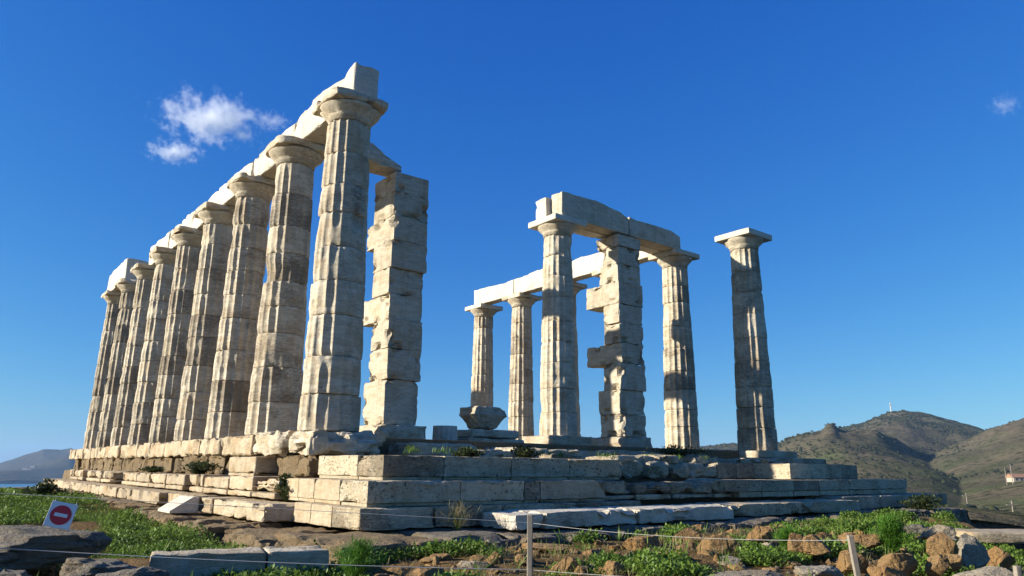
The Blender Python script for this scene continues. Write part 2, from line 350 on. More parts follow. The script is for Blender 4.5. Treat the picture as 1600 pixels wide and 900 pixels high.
front = profile([(1150, 725), (1200, 703), (1240, 690), (1270, 681), (1284, 677), (1287, 674), (1292, 666), (1298, 664), (1304, 667), (1310, 675), (1320, 680), (1350, 683), (1370, 680), (1400, 694), (1440, 712), (1500, 733), (1550, 742), (1600, 760)], ([(0.1, -0.02)], [(0.1, -0.02), (0.7, -0.02)]))
right = profile([(1480, 720), (1515, 690), (1545, 673), (1565, 670), (1580, 664), (1600, 657)], ([(0.1, -0.03)], [(0.04, 0.080), (0.12, 0.075), (0.3, 0.06), (0.7, 0.05)]))
rs = np.concatenate([np.linspace(70, 400, 40), np.linspace(410, 1900, 170), np.linspace(1930, 3200, 20)])
fl = lambda A, R: -9-13*smooth(60, 330, R)-8*smooth(400, 900, R)
polar_terrain('hills', 'brown and green scrub covered hills behind the temple', math.radians(38), math.radians(105), 620, rs,
    [(1650, 650, 500, main), (1000, 420, 260, front), (1350, 600, 500, right)], fl, M['hill'], 26, 0.006)
mt1 = profile([(-120, 752), (-60, 742), (0, 727), (40, 712), (68, 703), (95, 706), (103, 705), (111, 702), (122, 708), (140, 716), (190, 735)], ([(0.05, -0.01)], [(0.05, -0.01)]))
mt2 = profile([(-120, 747), (0, 738), (40, 735), (70, 727), (100, 715), (112, 712), (130, 722), (180, 742)], ([(0.05, -0.01)], [(0.05, -0.01)]))
polar_terrain('mountain', 'hazy blue mountain across the bay behind the left row', math.radians(-10), math.radians(18), 300, np.linspace(3300, 7500, 90),
    [(5600, 1500, 900, mt1), (4300, 700, 500, mt2)], lambda A, R: SEA-6+12*smooth(3300, 3700, R), M['mount'], 60, 0.0016)

hx, hy, hzv = [q.ravel() for q in HILL['hills']]; r3 = np.random.default_rng(77)
keep = (np.hypot(hx-CAM[0], hy-CAM[1]) > 130) & (np.hypot(hx-CAM[0], hy-CAM[1]) < 1750) & (np.arctan2(hx-CAM[0], hy-CAM[1]) < math.radians(84)); ids = np.nonzero(keep)[0]
wgt = np.hypot(hx[ids]-CAM[0], hy[ids]-CAM[1])*np.clip(fbm(np.stack([hx[ids]*0.008, hy[ids]*0.008, 0*hx[ids]], 1), 3)-0.36, 0.006, 1)**1.6; ids = r3.choice(ids, 40000, p=wgt/wgt.sum())
cen = np.stack([hx[ids]+r3.uniform(-4, 4, len(ids)), hy[ids]+r3.uniform(-4, 4, len(ids)), hzv[ids]-0.3], 1); sz = 0.35+2.0*r3.random(len(ids))**2.2*(0.7+0.5*np.hypot(cen[:, 0], cen[:, 1])/1200)
oc = np.array([(1, 0, 0), (0.3, 0.95, 0.1), (-0.8, 0.58, 0), (-0.8, -0.58, 0.1), (0.3, -0.95, 0), (0.35, 0.25, 0.75), (-0.4, 0.1, 0.85), (0.1, -0.45, 0.65)])
V = (cen[:, None, :]+oc[None]*sz[:, None, None]*r3.uniform(0.7, 1.3, (len(ids), 8, 1))).reshape(-1, 3)
tri = np.array([(0, 1, 5), (1, 2, 6), (1, 6, 5), (2, 3, 6), (3, 4, 7), (3, 7, 6), (4, 0, 7), (0, 5, 7), (5, 6, 7)])
F = (np.arange(len(ids))[:, None, None]*8+tri[None]).reshape(-1, 3)
o = mesh_obj('hillside_scrub', V, F, M['scrub'], None, None, True); tag(o, 'dark scrub bushes dotted over the hills', None, kind='stuff')

# ------------------------------------------------------------------ columns
NF = 16
def drum_mesh(r0, r1, h, seed, wear):
    nt = NF*8; rows = np.array(sorted(set([0, 0.012, 0.03, 0.06]+list(np.linspace(0.1, h-0.1, max(4, int(h/0.07))))+[h-0.06, h-0.03, h-0.012, h])))
    th = np.linspace(0, 2*np.pi, nt, endpoint=False); T, Z = np.meshgrid(th, rows, indexing='ij')
    R = r0+(r1-r0)*Z/h; ph = (T*NF/(2*np.pi)) % 1.0
    P = np.stack([np.cos(T).ravel()*r0, np.sin(T).ravel()*r0, Z.ravel()], 1); S = seed*7.31
    w = np.clip(fbm(P*2.2+S, 3)*2.6-1.65+wear*0.55, 0, 1).reshape(T.shape)        # how far the flutes are worn away
    fl = 0.115*np.sin(np.pi*ph)**0.75
    chipped = np.clip(noise(P*np.array([7, 7, 5])+S*1.7)-0.45, 0, 1).reshape(T.shape)*1.3
    ar = np.exp(-(np.minimum(ph, 1-ph)/0.13)**2)*np.clip(chipped*0.8+0.35*w, 0, 1)*0.07
    r = R*(1-fl*(1-0.72*w)-ar-0.035*w)
    ez = np.minimum(Z, h-Z); er = 0.007+0.16*np.clip(noise(P*np.array([5, 5, 1.5])+S*2.3).reshape(T.shape)-0.66, 0, 1)
    r -= er*np.exp(-(ez/(0.012+er*0.9))**1.3)
    r += R*((fbm(P*5+S, 4)-0.5).reshape(T.shape)*0.022*(0.3+w)+(fbm(P*17+S, 2)-0.5).reshape(T.shape)*0.012)
    big = np.clip(noise(P*1.9+S*3.1)-0.72, 0, 1).reshape(T.shape); r -= big*0.35*wear
    V = np.stack([np.cos(T)*r, np.sin(T)*r, Z], -1).reshape(-1, 3); n, m = T.shape
    i = np.arange(n*m).reshape(n, m); j = np.roll(i, -1, 0)
    F = [tuple(q) for q in np.stack([i[:, :-1], j[:, :-1], j[:, 1:], i[:, 1:]], -1).reshape(-1, 4)]
    F.append(tuple(i[::-1, 0])); F.append(tuple(i[:, -1]))
    return V, F
def lathe_mesh(prof, nt=64, seed=0, rough=0.01, wear=0.3):
    prof = np.array(prof); th = np.linspace(0, 2*np.pi, nt, endpoint=False); T = th[:, None]+0*prof[None, :, 0]; r = prof[None, :, 0]+0*T; Z = prof[None, :, 1]+0*T
    P = np.stack([np.cos(T).ravel(), np.sin(T).ravel(), Z.ravel()*2], 1)
    r = r*(1+(fbm(P*3+seed*3.3, 4)-0.5).reshape(T.shape)*2*rough-np.clip(noise(P*2.3+seed)-0.66, 0, 1).reshape(T.shape)*wear)
    V = np.stack([np.cos(T)*r, np.sin(T)*r, Z], -1).reshape(-1, 3); n, m = T.shape; i = np.arange(n*m).reshape(n, m); j = np.roll(i, -1, 0)
    F = [tuple(q) for q in np.stack([i[:, :-1], j[:, :-1], j[:, 1:], i[:, 1:]], -1).reshape(-1, 4)]
    F.append(tuple(i[::-1, 0])); F.append(tuple(i[:, -1])); return V, F
def column(x, y, z0, label, group, seed, wear=0.5, aba_wear=0.3, stain=0.5, r0=0.52, r1=0.395, ztop=6.0, band=None):
    rg = random.Random(seed); c = empty('column', (x, y, z0), 0); tag(c, label, 'column', group)
    H = ztop-0.46-z0; n = 9; hs = [rg.uniform(0.8, 1.2) for _ in range(n)]; s = sum(hs); hs = [q*H/s for q in hs]
    z = 0; rot = rg.random()*0.39
    for k, h in enumerate(hs):
        ra = r0+(r1-r0)*z/H; rb = r0+(r1-r0)*(z+h)/H; j = rg.uniform(-0.006, 0.006)
        V, F = drum_mesh(ra+j, rb+j, h-0.010, seed*10+k, wear*rg.uniform(0.3, 1.5))
        st = stain*rg.uniform(0.55, 1.05)
        if band: st = band(k, st)
        o = mesh_obj('drum', V, F, M['marble'], c, (rg.uniform(-.004, .004), rg.uniform(-.004, .004), z+0.002), True, (rg.uniform(0.45, 1), st, rg.random()*5, 1)); o.rotation_euler = (0, 0, rot)
        z += h
    pr = [(0.0, H), (r1*0.99, H), (r1*1.0, H+0.07), (r1*1.03, H+0.075), (r1*1.02, H+0.10), (r1*1.10, H+0.13), (r1*1.28, H+0.20), (r1*1.40, H+0.255), (r1*1.42, H+0.275), (r1*1.34, H+0.29), (0.0, H+0.29)]
    V, F = lathe_mesh(pr, 64, seed, 0.02, 0.25+aba_wear*0.5)
    e = mesh_obj('capital', V, F, M['marble'], c, (0, 0, 0), True, (rg.random()*0.5+0.5, stain*0.6, rg.random()*5, 1))
    a = 0.575; Q, F = block_mesh((a, a, 0.085), 0.09, 0.02+0.05*aba_wear, aba_wear, 0.004+0.02*aba_wear, seed+77, 0.1+0.25*aba_wear)
    if aba_wear > 0.55:                                    # corners broken away
        cn = (np.abs(Q[:, 0])+np.abs(Q[:, 1]))/a; amt = np.clip(fbm(Q*1.4+seed, 2)*2-0.7, 0, 1)*aba_wear
        sh = 1-np.clip(cn-1.35, 0, 1)*0.55*amt; Q[:, 0] *= sh; Q[:, 1] *= sh
    mesh_obj('abacus', Q, F, M['marble'] if aba_wear > 0.25 else M['clean'], e, (0, 0, H+0.375), True, (0.9, stain*0.4, rg.random()*5, 1))
    return c
D = 2.522
ordn = ['first', 'second', 'third', 'fourth', 'fifth', 'sixth', 'seventh', 'eighth', 'ninth']
for i in range(9):
    lab = 'tall weathered fluted column nearest the camera, first in the long left row' if i == 0 else ('%s column from the front in the long sunlit left row' % ordn[i] if i < 8 else 'farthest, ninth column at the back end of the left row')
    column(0, i*D, 0, lab, 'columns of the long left row', 11+i, 0.75, 0.75 if i in (0,) else 0.58, 0.78 if i else 0.52)
WN = 12.33
nl = ['lone column standing apart at the right, carrying only its capital', 'column under the right end of the high cross beam', 'column mostly hidden behind the right square pillar', 'column mostly hidden behind the fluted column beside the right pillar',
      'slender far column under the middle of the low back beam', 'slender far column at the left end of the low back beam']
for i in range(6):
    column(WN, i*D, -0.05 if i == 0 else 0.0, nl[i], 'columns of the right rear row', 41+i, 0.35, 0.12 if i in (0, 5) else 0.35, 0.74)
column(7.43, D, 0.24, 'fluted column left of the right square pillar, under the high beam end', 'columns of the porch', 61, 0.5, 0.2, 0.4, 0.5, 0.39, 6.0)
o = stone('column_base_slab', M['marble'], (6.72, 8.1, 1.95, 3.15, -0.03, 0.24), wear=0.7, r=0.05, res=0.1); tag(o, 'rough marble slab under the porch column left of the right pillar', 'stone slab')
o = stone('column_base_slab', M['marble'], (11.62, 13.05, -0.72, 0.72, -0.24, -0.05), wear=0.4, r=0.03); tag(o, 'low marble slab under the lone right hand column', 'stone slab')

# ------------------------------------------------------------------ square pillars (antae)
def anta(name, label, x0, x1, y0, y1, joints, stubs, seed, base):
    a = empty(name, ((x0+x1)/2, (y0+y1)/2, 0)); tag(a, label, 'pillar', 'square porch pillars'); rg = random.Random(seed); cx, cy = (x0+x1)/2, (y0+y1)/2
    for k in range(len(joints)-1):
        zt, zb = joints[k], joints[k+1]; s = stubs.get(k, (0, 0))
        j = [rg.uniform(-0.045, 0.03) for _ in range(4)]
        b = (x0+j[0]-cx, x1+j[1]-cx, y0+j[2]-cy-s[1], y1+j[3]+s[0]-cy, zb+0.001, zt)
        stone('course_block', M['anta'], b, a, 0.06, 0.010, 0.55, 0.006, seed*20+k, 0.27, col=(rg.uniform(0.3, 1), rg.uniform(0.05, 0.5), rg.random()*5, 1))
    for b in base:
        stone('base_block', M['anta'], (b[0]-cx, b[1]-cx, b[2]-cy, b[3]-cy, b[4], b[5]), a, 0.09, 0.06, 0.8, 0.015, seed*20+50, 0.15)
    return a
anta('square_pillar', 'square pillar of stacked marble blocks beside the nearest left column', 2.14, 3.0, 2.05, 2.86, [5.92, 5.46, 4.87, 4.30, 3.68, 3.10, 2.54, 1.90, 1.24, 0.30],
     {2: (0.44, 0), 5: (0.48, 0), 0: (0.16, 0), 1: (0.10, 0), 8: (0.22, 0), 4: (-0.06, 0), 6: (-0.05, 0)}, 5, [(1.96, 3.14, 1.88, 3.25, -0.04, 0.3)])
anta('square_pillar', 'square pillar with jutting wall stubs under the high cross beam', 9.30, 10.22, 2.05, 2.66, [5.93, 5.60, 5.08, 4.55, 3.92, 3.38, 2.82, 2.26, 1.54, 0.88, 0.29],
     {0: (0.28, 0.05), 1: (0.06, 0), 3: (0.70, 0), 2: (0.10, 0), 6: (0.74, 0), 8: (0.24, 0), 9: (0.20, 0), 7: (0.05, 0)}, 7, [(9.2, 10.35, 1.92, 3.5, -0.04, 0.29)])

# ------------------------------------------------------------------ beams
def beam(label, group, box, seed, top=None, wear=0.5, mat='marble', rot=(0, 0, 0), axis=1, stain=0.3):
    x0, x1, y0, y1, z0, z1 = box; h = np.array([(x1-x0)/2, (y1-y0)/2, (z1-z0)/2]); Q, F = block_mesh(h, 0.11, 0.035, wear, 0.014, seed, 0.14)
    if top is not None:                                    # broken upper outline along the length
        t = (Q[:, axis]/h[axis]+1)/2; ts = np.linspace(0, 1, len(top)); f = np.interp(t, ts, top)
        f = f+(fbm(np.stack([Q[:, axis]*2.4+seed, 0*t+seed, Q[:, 1-axis]*2], 1), 3)-0.5)*0.16
        up = (Q[:, 2]/h[2]+1)/2; Q[:, 2] += np.clip(up, 0, 1)*(f-1)*2*h[2]
    o = mesh_obj('architrave_block', Q, F, M[mat], None, ((x0+x1)/2, (y0+y1)/2, (z0+z1)/2), True, (rng.uniform(0.7, 1), stain, rng.random()*5, 1)); o.rotation_euler = rot
    return tag(o, label, 'stone beam', group)
tops = [[0.92, 0.78, 0.84, 0.94, 0.95, 0.84, 0.70], [0.72, 0.78, 0.74, 0.82, 0.74, 0.78], [0.76, 0.70, 0.78, 0.74, 0.72], [0.76, 0.82, 0.74, 0.82, 0.84], [0.84, 0.9, 0.82, 0.88, 0.86], [0.88, 0.84, 0.92, 0.86, 0.92], [0.9, 0.94, 0.86, 0.94, 0.9], [0.95, 1.15, 1.25, 1.2, 1.1]]
bl = ['nearest beam block of the left row, with the tall broken end'] + ['beam block over the %s and %s columns of the left row' % (ordn[i], ordn[i+1]) for i in range(1, 6)]
for i in range(6):
    beam(bl[i], 'beams of the left row', (-0.10+0.02*math.sin(i*2.3), 0.42, i*D+(0.012 if i else -0.28), (i+1)*D-0.012+(0.4 if i == 7 else 0), 6.0, 6.80), 100+i, tops[i], 0.6, 'clean', stain=0.12)
beam('thick last beam block standing alone over the two farthest left columns', 'beams of the left row', (-0.40, 0.40, 17.35, 20.6, 6.0, 6.82), 107, [0.98, 1.06, 1.02, 1.0, 0.92], 0.5, 'clean', stain=0.12)
beam('inner beam stub joining the second left column to the square pillar', None, (0.15, 2.35, D-0.36, D+0.22, 6.0, 6.7), 120, [1.0, 0.96, 0.92, 0.72, 0.42, 0.15], 0.7, 'marble', axis=0)
beam('humped front beam over the porch column and right pillar', 'high cross beam blocks', (7.18, 9.80, 2.06, 2.50, 6.0, 6.72), 130, [1.0, 1.03, 1.03, 1.0, 0.92, 0.72], 0.4, 'anta', axis=0)
beam('front beam running from the right pillar towards its neighbouring column', 'high cross beam blocks', (9.815, 12.1, 2.06, 2.50, 6.0, 6.72), 131, [0.80, 0.80, 0.76, 0.76, 0.74, 0.55], 0.4, 'anta', axis=0)
beam('rear beam over the porch column, its lit end beside the front beam', 'high cross beam blocks', (7.02, 9.74, 2.53, 2.98, 6.0, 6.72), 132, [0.86, 0.9, 0.84, 0.86, 0.84], 0.5, 'clean', axis=0)
beam('rear beam block above the column right of the pillar', 'high cross beam blocks', (9.76, 12.6, 2.53, 2.98, 6.0, 6.72), 133, [0.8, 0.75, 0.8, 0.8, 0.95, 0.9], 0.5, 'clean', axis=0)
nb = ['low back beam block starting at the second right column', 'low back beam block seen right of the pillar column', 'low back beam block seen between porch column and pillar', 'leftmost long block of the low back beam']
for i in range(4):
    beam(nb[i], 'blocks of the low back beam', (WN-0.42, WN+0.02, (i+1)*D+(0.012 if i else 0.55), (i+2)*D-0.012+(0.15 if i == 3 else 0), 6.0, 6.72), 140+i, [[0.9, 0.85, 0.9], [0.9, 0.95, 0.85], [1.0, 0.96, 0.9, 0.84], [0.86, 0.82, 0.84, 0.9, 0.92]][i], 0.35, 'clean', stain=0.05)

# ------------------------------------------------------------------ stepped platform
plat = empty('temple_platform', (5.8, 10, -1.3)); tag(plat, 'stepped marble platform the temple columns stand on', 'platform')
PO = np.array([5.8, 10, -1.3])
def pb(mat, x0, x1, y0, y1, z0, z1, name='step_block', **k):
    return stone(name, M[mat], (x0-PO[0], x1-PO[0], y0-PO[1], y1-PO[1], z0-PO[2], z1-PO[2]), plat, **k)
Z1, Z2, Z3, Z4 = -0.41, -0.735, -1.045, -1.30; Y2, Y3, Y4 = -2.94, -3.37, -3.55
def js(y, v, us): return [float(ony(u, v, y)[0]) for u in us]
def st(lo=0.25, hi=0.75): return (rng.uniform(0.25, 1), rng.uniform(lo, hi), rng.random()*5, 1)
pb('poros', 0.1, 12.3, 0.1, 21.0, -1.6, -0.06, 'platform_core', res=0.8, rough=0.01)
pb('greyrock', -0.1, 12.6, -1.9, 0.08, -1.6, -0.47, 'platform_core', res=0.5, rough=0.02)
pb('greyrock', -0.25, 13.2, -2.85, -1.92, -1.6, -0.82, 'platform_core', res=0.5, rough=0.02)
# east front, second course
J = js(Y2, 720, (600, 695, 800, 890, 970)); J[0] = -0.55
for a, b in zip(J[:-1], J[1:]):
    pb('step', a, b-0.006, Y2, Y2+0.73, Z2+0.045, Z1, r=0.008, wear=0.5, res=0.09, chip=0.14, rough=0.006, col=st())
    pb('step', a+0.012, b-0.018, Y2+0.03, Y2+0.7, Z2, Z2+0.043, r=0.006, wear=0.3, col=st())
pb('step', -0.55, 0.2, Y2+0.735, -0.92, Z2+0.045, Z1, r=0.008, wear=0.45, res=0.09, col=st(0.1, 0.3)); pb('step', -0.53, 0.2, Y2+0.735, -0.94, Z2, Z2+0.043, r=0.006, wear=0.2, col=st(0.1, 0.3))
x = J[-1]+0.03
for w_, q in ((0.95, 1), (0.62, 1), (0.7, 1), (0.55, 1), (0.95, 1), (0.65, 0), (1.1, 0)):
    pb('step', x, x+w_-0.02, -2.08-rng.uniform(-0.05, 0.10)*q, -1.3, Z2+0.01, Z1-0.06*q*rng.random(), r=0.02+0.07*q, wear=0.4+0.6*q, rough=0.008+0.02*q, res=0.075, chip=0.22 if q else 0.08, col=st(0.4, 0.9)); x += w_
J = js(Y2, 740, (1235, 1290, 1315, 1340))
for q, (a, b) in enumerate(zip(J[:-1], J[1:])): pb('step', a, b-0.006, Y2, -2.0 if q == 0 else -2.2, Z2+0.01, Z1, r=0.008, wear=0.5, res=0.09, col=st(0.1, 0.3) if q == 0 else st(0.5, 0.8))
# east front, third course
J = js(Y3, 765, (575, 720, 820, 845, 948)); J[0] = -0.98
for a, b in zip(J[:-1], J[1:]):
    pb('step', a, b-0.006, Y3, -2.6, Z3+0.045, Z2, r=0.008, wear=0.5, res=0.09, chip=0.14, rough=0.006, col=st())
    pb('step', a+0.012, b-0.018, Y3+0.03, -2.65, Z3, Z3+0.043, r=0.006, wear=0.3, col=st())
for a, b in ((-2.59, -1.8), (-1.8, -1.25), (-1.25, -0.65)):
    pb('warm', -0.98, -0.2, a, b-0.006, Z3+0.045, Z2, r=0.010, wear=0.5, res=0.09); pb('warm', -0.96, -0.2, a, b-0.006, Z3, Z3+0.043, r=0.008, wear=0.3)
x = J[-1]+0.02
for w_ in (0.75, 0.9, 1.15, 0.55):
    pb('step', x, x+w_-0.02, Y3+0.06+rng.uniform(0, 0.12), -2.5, Z3+0.085, Z2-0.05*rng.random(), r=0.07, wear=0.95, rough=0.022, res=0.075, chip=0.2, col=st(0.4, 0.9))
    pb('step', x+0.02, x+w_-0.03, Y3+0.1, -2.6, Z3, Z3+0.08, r=0.02, wear=0.7, col=st(0.4, 0.8)); x += w_
J = js(Y3, 765, (1132, 1190, 1240, 1280, 1328, 1375, 1417))
for q, (a, b) in enumerate(zip(J[:-1], J[1:])):
    pb('step', a, b-0.006, Y3-0.02, -2.6, Z3+0.105, Z2, r=0.010, wear=0.5, res=0.09, col=st(0.3, 0.8)); pb('step', a+(0.45 if q == 0 else 0.01), b-0.02, Y3, -2.6, Z3, Z3+0.10, r=0.012, wear=0.4, col=st(0.1, 0.6))
# east front, lowest course
J = js(Y4, 812, (562, 680, 785))
for a, b in ((-1.16, J[1]), (J[1], J[2]), (J[2], 2.3), (2.31, 3.7)): pb('step', a, b-0.006, Y4, -2.8, Z4, Z3, r=0.010, wear=0.6, res=0.09, chip=0.14, rough=0.007, col=st(0.4, 0.85))
for a, b in ((-2.79, -2.15), (-2.15, -1.6)): pb('warm', -1.16, -0.4, a, b-0.006, Z4, Z3, r=0.010, wear=0.5, res=0.09)
for q, (a, b) in enumerate(((0.52, 0.98), (1.0, 2.72), (2.73, 4.9), (4.91, 7.2), (7.21, 9.3))): pb('clean' if q < 3 else 'step', a, b-0.006, (-4.40 if q < 3 else -4.2)+0.03*(q == 0), -3.57 if a < 3.5 else -3.4, -1.305, -1.105-0.015*(q == 0), r=0.012, wear=0.7, res=0.07, rough=0.007, chip=0.2, col=(rng.uniform(.3, .8), 0.5, rng.random()*5, 1))  # right-hand blocks: shade put into the colour with darker step marble, set back
for a, b in ((9.31, 10.9), (10.91, 12.5), (12.51, 14.2)): pb('step', a, b-0.006, -3.85, -3.0, -1.31, Z3-0.01, r=0.025, wear=0.6, res=0.11, col=st(0.4, 0.8))
# bedrock ledge under the front
x = -1.95
while x < 12.6:
    L = rng.uniform(0.8, 1.7)
    pb('poros' if x < -1 else 'greyrock', x, x+L-0.015, -4.62-rng.uniform(0, 0.3), -3.0, -1.75, Z4-0.006-0.03*rng.random(), 'foundation_slab', r=0.04, wear=0.9, rough=0.02, res=0.075, chip=0.18, col=st(0.2, 0.6)); x += L
# south side stylobate slabs (eroded), one run under the columns
y = -0.72
while y < 21.0:
    L = rng.uniform(1.0, 1.5); first = y < 0.4
    pb('warm' if not first else 'marble', -0.60+rng.uniform(-0.03, 0.05)-(0.04 if first else 0), 0.75, y, y+L-0.015, Z1+0.03 if not first else Z1+0.01, -0.004, 'stylobate_slab', r=0.045 if not first else 0.15, wear=0.85 if not first else 1.0, rough=0.014 if not first else 0.035, res=0.07, chip=0.16 if not first else 0.3, col=(rng.uniform(.5, 1), 0.3 if not first else 0.45, rng.random()*5, 1))
    y += L
# recessed brown core courses below them
y = -0.2
while y < 20.8:
    L = rng.uniform(0.9, 1.5)
    pb('poros', -0.50+rng.uniform(-0.05, 0.03), 0.3, y, y+L-0.01, Z2-0.02, Z1+0.05, 'backing_block', r=0.035, wear=1.0, rough=0.03, res=0.075, chip=0.2); y += L
y = -0.8
while y < 21.2:
    L = rng.uniform(0.9, 1.4)
    pb('poros', -0.75+rng.uniform(-0.04, 0.03), 0.2, y, y+L-0.01, Z3-0.3, Z2-0.03, 'backing_block', r=0.04, wear=0.9, rough=0.02, res=0.1); y += L
pb('poros', -0.62, -0.25, -0.75, -0.12, Z2+0.0, Z1-0.01, 'backing_block', r=0.05, wear=1.0, rough=0.025, res=0.06, chip=0.2)
a, b = float(onx(398, 730, -0.8)[1]), float(onx(357, 730, -0.8)[1])
pb('warm', -0.80, -0.3, a, b, Z2+0.05, Z1, r=0.022, wear=0.6, res=0.09); pb('warm', -0.80, -0.3, a+0.02, b-0.02, Z2-0.01, Z2+0.046, r=0.015, wear=0.5)
# south side third course: displaced, broken marble blocks
def jy(x, v, us): return [float(onx(u, v, x)[1]) for u in us]
for us, ws_ in (((432, 393, 356, 318, 296), (1.0, 0.6, 0.5, 0.95)), ((286, 258, 232, 212, 189), (0.4, 0.4, 0.6, 0.6)), ((170, 155, 143, 133), (0.9, 0.9, 0.9)), ((127, 119, 113, 107), (0.9, 0.9, 0.9))):
    J = jy(-1.1, 765, us)
    for a, b, w in zip(J[:-1], J[1:], ws_):
        pb('warm', -1.10-rng.uniform(0, 0.04), -0.5, a, b-0.012, Z3+0.09, Z2+rng.uniform(-0.03, 0.01), r=0.015+0.03*w, wear=w, rough=0.01, chip=0.2, res=0.07); pb('warm', -1.12, -0.5, a+0.01, b-0.03, Z3-0.002, Z3+0.086, r=0.02, wear=0.7)
# south side lowest course
J1 = jy(-1.55, 805, (411, 330, 307)); J2 = jy(-1.55, 790, (247, 222, 200, 180, 166, 152, 140, 128, 116, 105, 94, 84, 74, 62))
for a, b in list(zip(J1[:-1], J1[1:]))+list(zip(J2[:-1], J2[1:])):
    pb('warm', -1.55-rng.uniform(0, 0.03), -0.8, a, b-0.01, Z4-0.01, Z3-0.035, r=0.025, wear=0.75, res=0.09, chip=0.18)
a, b = jy(-1.4, 790, (300, 250)); pb('warm', -1.40, -0.8, a, b, Z4-0.01, Z3-0.04, r=0.02, wear=0.5)
# bedrock ledge below the south side
y = -4.1
while y < 17:
    L = rng.uniform(0.5, 1.3)
    pb('poros', -2.08-rng.uniform(-0.12, 0.16)-(0.12 if y < 0 else 0), -0.9, y, y+L-0.01, -1.85, Z4-0.02-rng.uniform(0, 0.05), 'foundation_slab', r=0.05, wear=0.9, rough=0.03, res=0.06, chip=0.2, col=st(0.2, 0.6)); y += L
# floor pieces along the front top edge
x = 2.6
while x < 11.2:
    L = rng.uniform(0.3, 1.1); hgt = rng.uniform(-0.33, -0.22)
    if rng.random() < 0.85: pb('step', x, x+L-0.03, -1.85+rng.uniform(-0.25, 0.3), -1.0, -0.46, hgt, 'floor_slab', r=0.045, wear=1.0, rough=0.02, res=0.075, chip=0.2, col=st(0.3, 0.8))
    x += L
x = 1.2
while x < 11.0:
    L = rng.uniform(0.8, 1.5); pb('marble', x, x+L-0.02, -0.9+rng.uniform(0, 0.7), 1.0, -0.52, -0.17+rng.uniform(-0.10, 0.03), 'floor_slab', r=0.04, wear=0.9, rough=0.015, res=0.1, chip=0.15, col=tone(0.5)); x += L
pb('marble', 11.3, 13.25, -1.4, 0.8, -0.42, -0.245, 'floor_slab', r=0.02, wear=0.5, col=tone(0.8))
y = 0.8
while y < 14.5:
    pb('marble', 11.65, 13.0, y, y+1.24, -0.4, -0.004, 'stylobate_slab', r=0.03, wear=0.5); y += 1.26
for x in (1.6, 3.3, 4.5, 5.9, 8.2, 10.5): pb('marble', x, x+1.2, 1.75, 3.3, -0.06, -0.002, 'floor_slab', r=0.03, wear=0.7)

# loose temple pieces
wy = float(onx(278, 800, -1.8)[1])
o = mesh_obj('marble_wedge', [(-2.02, wy-.35, -1.32), (-2.02, wy+.4, -1.32), (-1.58, wy+.4, -1.32), (-1.58, wy-.35, -1.32), (-1.58, wy-.35, -1.07), (-1.58, wy+.4, -1.07), (-2.02, wy-.35, -1.28), (-2.02, wy+.4, -1.28), (-1.68, wy-.35, -1.07), (-1.68, wy+.4, -1.07)],
    [(0, 1, 2, 3), (0, 3, 4, 8, 6), (2, 1, 7, 9, 5), (6, 8, 9, 7), (8, 4, 5, 9), (3, 2, 5, 4), (1, 0, 6, 7)], M['clean'], None, None, False, (1, 0, 0.3, 1))
bm_ = o.modifiers.new('bevel', 'BEVEL'); bm_.width = 0.008; bm_.segments = 2
tag(o, 'clean white marble wedge leaning on the lower left step', 'marble block')
# pedestal with the overturned capital-like block where a porch column is missing
ped = empty('pedestal', (5.05, 2.5, 0)); tag(ped, 'low stepped marble pedestal under the dark inverted block', 'pedestal')
stone('base_block', M['marble'], (-0.78, 0.82, -0.55, 0.6, -0.05, 0.10), ped, wear=0.7, r=0.04, col=tone(0.6)); stone('plinth_block', M['marble'], (-0.68, 0.72, -0.45, 0.5, 0.104, 0.31), ped, wear=0.8, r=0.06, rough=0.015, col=tone(0.6))
Q, F = block_mesh((0.46, 0.40, 0.25), 0.06, 0.03, 0.7, 0.012, 300, 0.15)
f = np.where(Q[:, 2] > 0.06, 1.0-(Q[:, 2]-0.06)*0.5, 0.56+np.clip(Q[:, 2]+0.25, 0, 1)/0.31*0.44); Q[:, 0] *= f; Q[:, 1] *= f; Q[:, 0] += np.where(Q[:, 2] > 0.05, -0.02, 0)
Q[:, 2] -= np.clip(Q[:, 0]-0.25, 0, 1)*np.clip(Q[:, 2], 0, 1)*1.6; Q[:, 0] *= 0.98
o = mesh_obj('capital_fragment', Q, F, M['marble'], None, (4.95, 2.42, 0.57), True, (0.4, 0.62, 1.2, 1)); tag(o, 'dark inverted capital fragment resting on the low pedestal', 'capital fragment')
V, F = drum_mesh(0.29, 0.29, 0.35, 911, 0.3); o = mesh_obj('drum_fragment', V, F, M['clean'], None, (3.93, 2.45, 0.0), True, (0.9, 0.1, 1, 1)); tag(o, 'short fluted drum stump left of the low pedestal', 'drum fragment')

# foreground low wall of dressed grey marble blocks
wl = at(236, 862, 7.2); wr = at(515, 862, 7.35); ang = math.atan2(wr[1]-wl[1], wr[0]-wl[0]); Lw = math.hypot(wr[0]-wl[0], wr[1]-wl[1])
lw = empty('low_marble_wall', (wl[0], wl[1], wl[2]-0.03), ang); tag(lw, 'low row of shaded grey marble blocks below the green weeds', 'low wall')
for a, b in ((0.0, 0.63*Lw), (0.635*Lw, Lw)):
    stone('wall_block', M['marble'], (a, b, 0.0, 0.42, -0.45, 0.0), lw, wear=0.5, r=0.025, res=0.09, rough=0.01, col=tone(0.35))

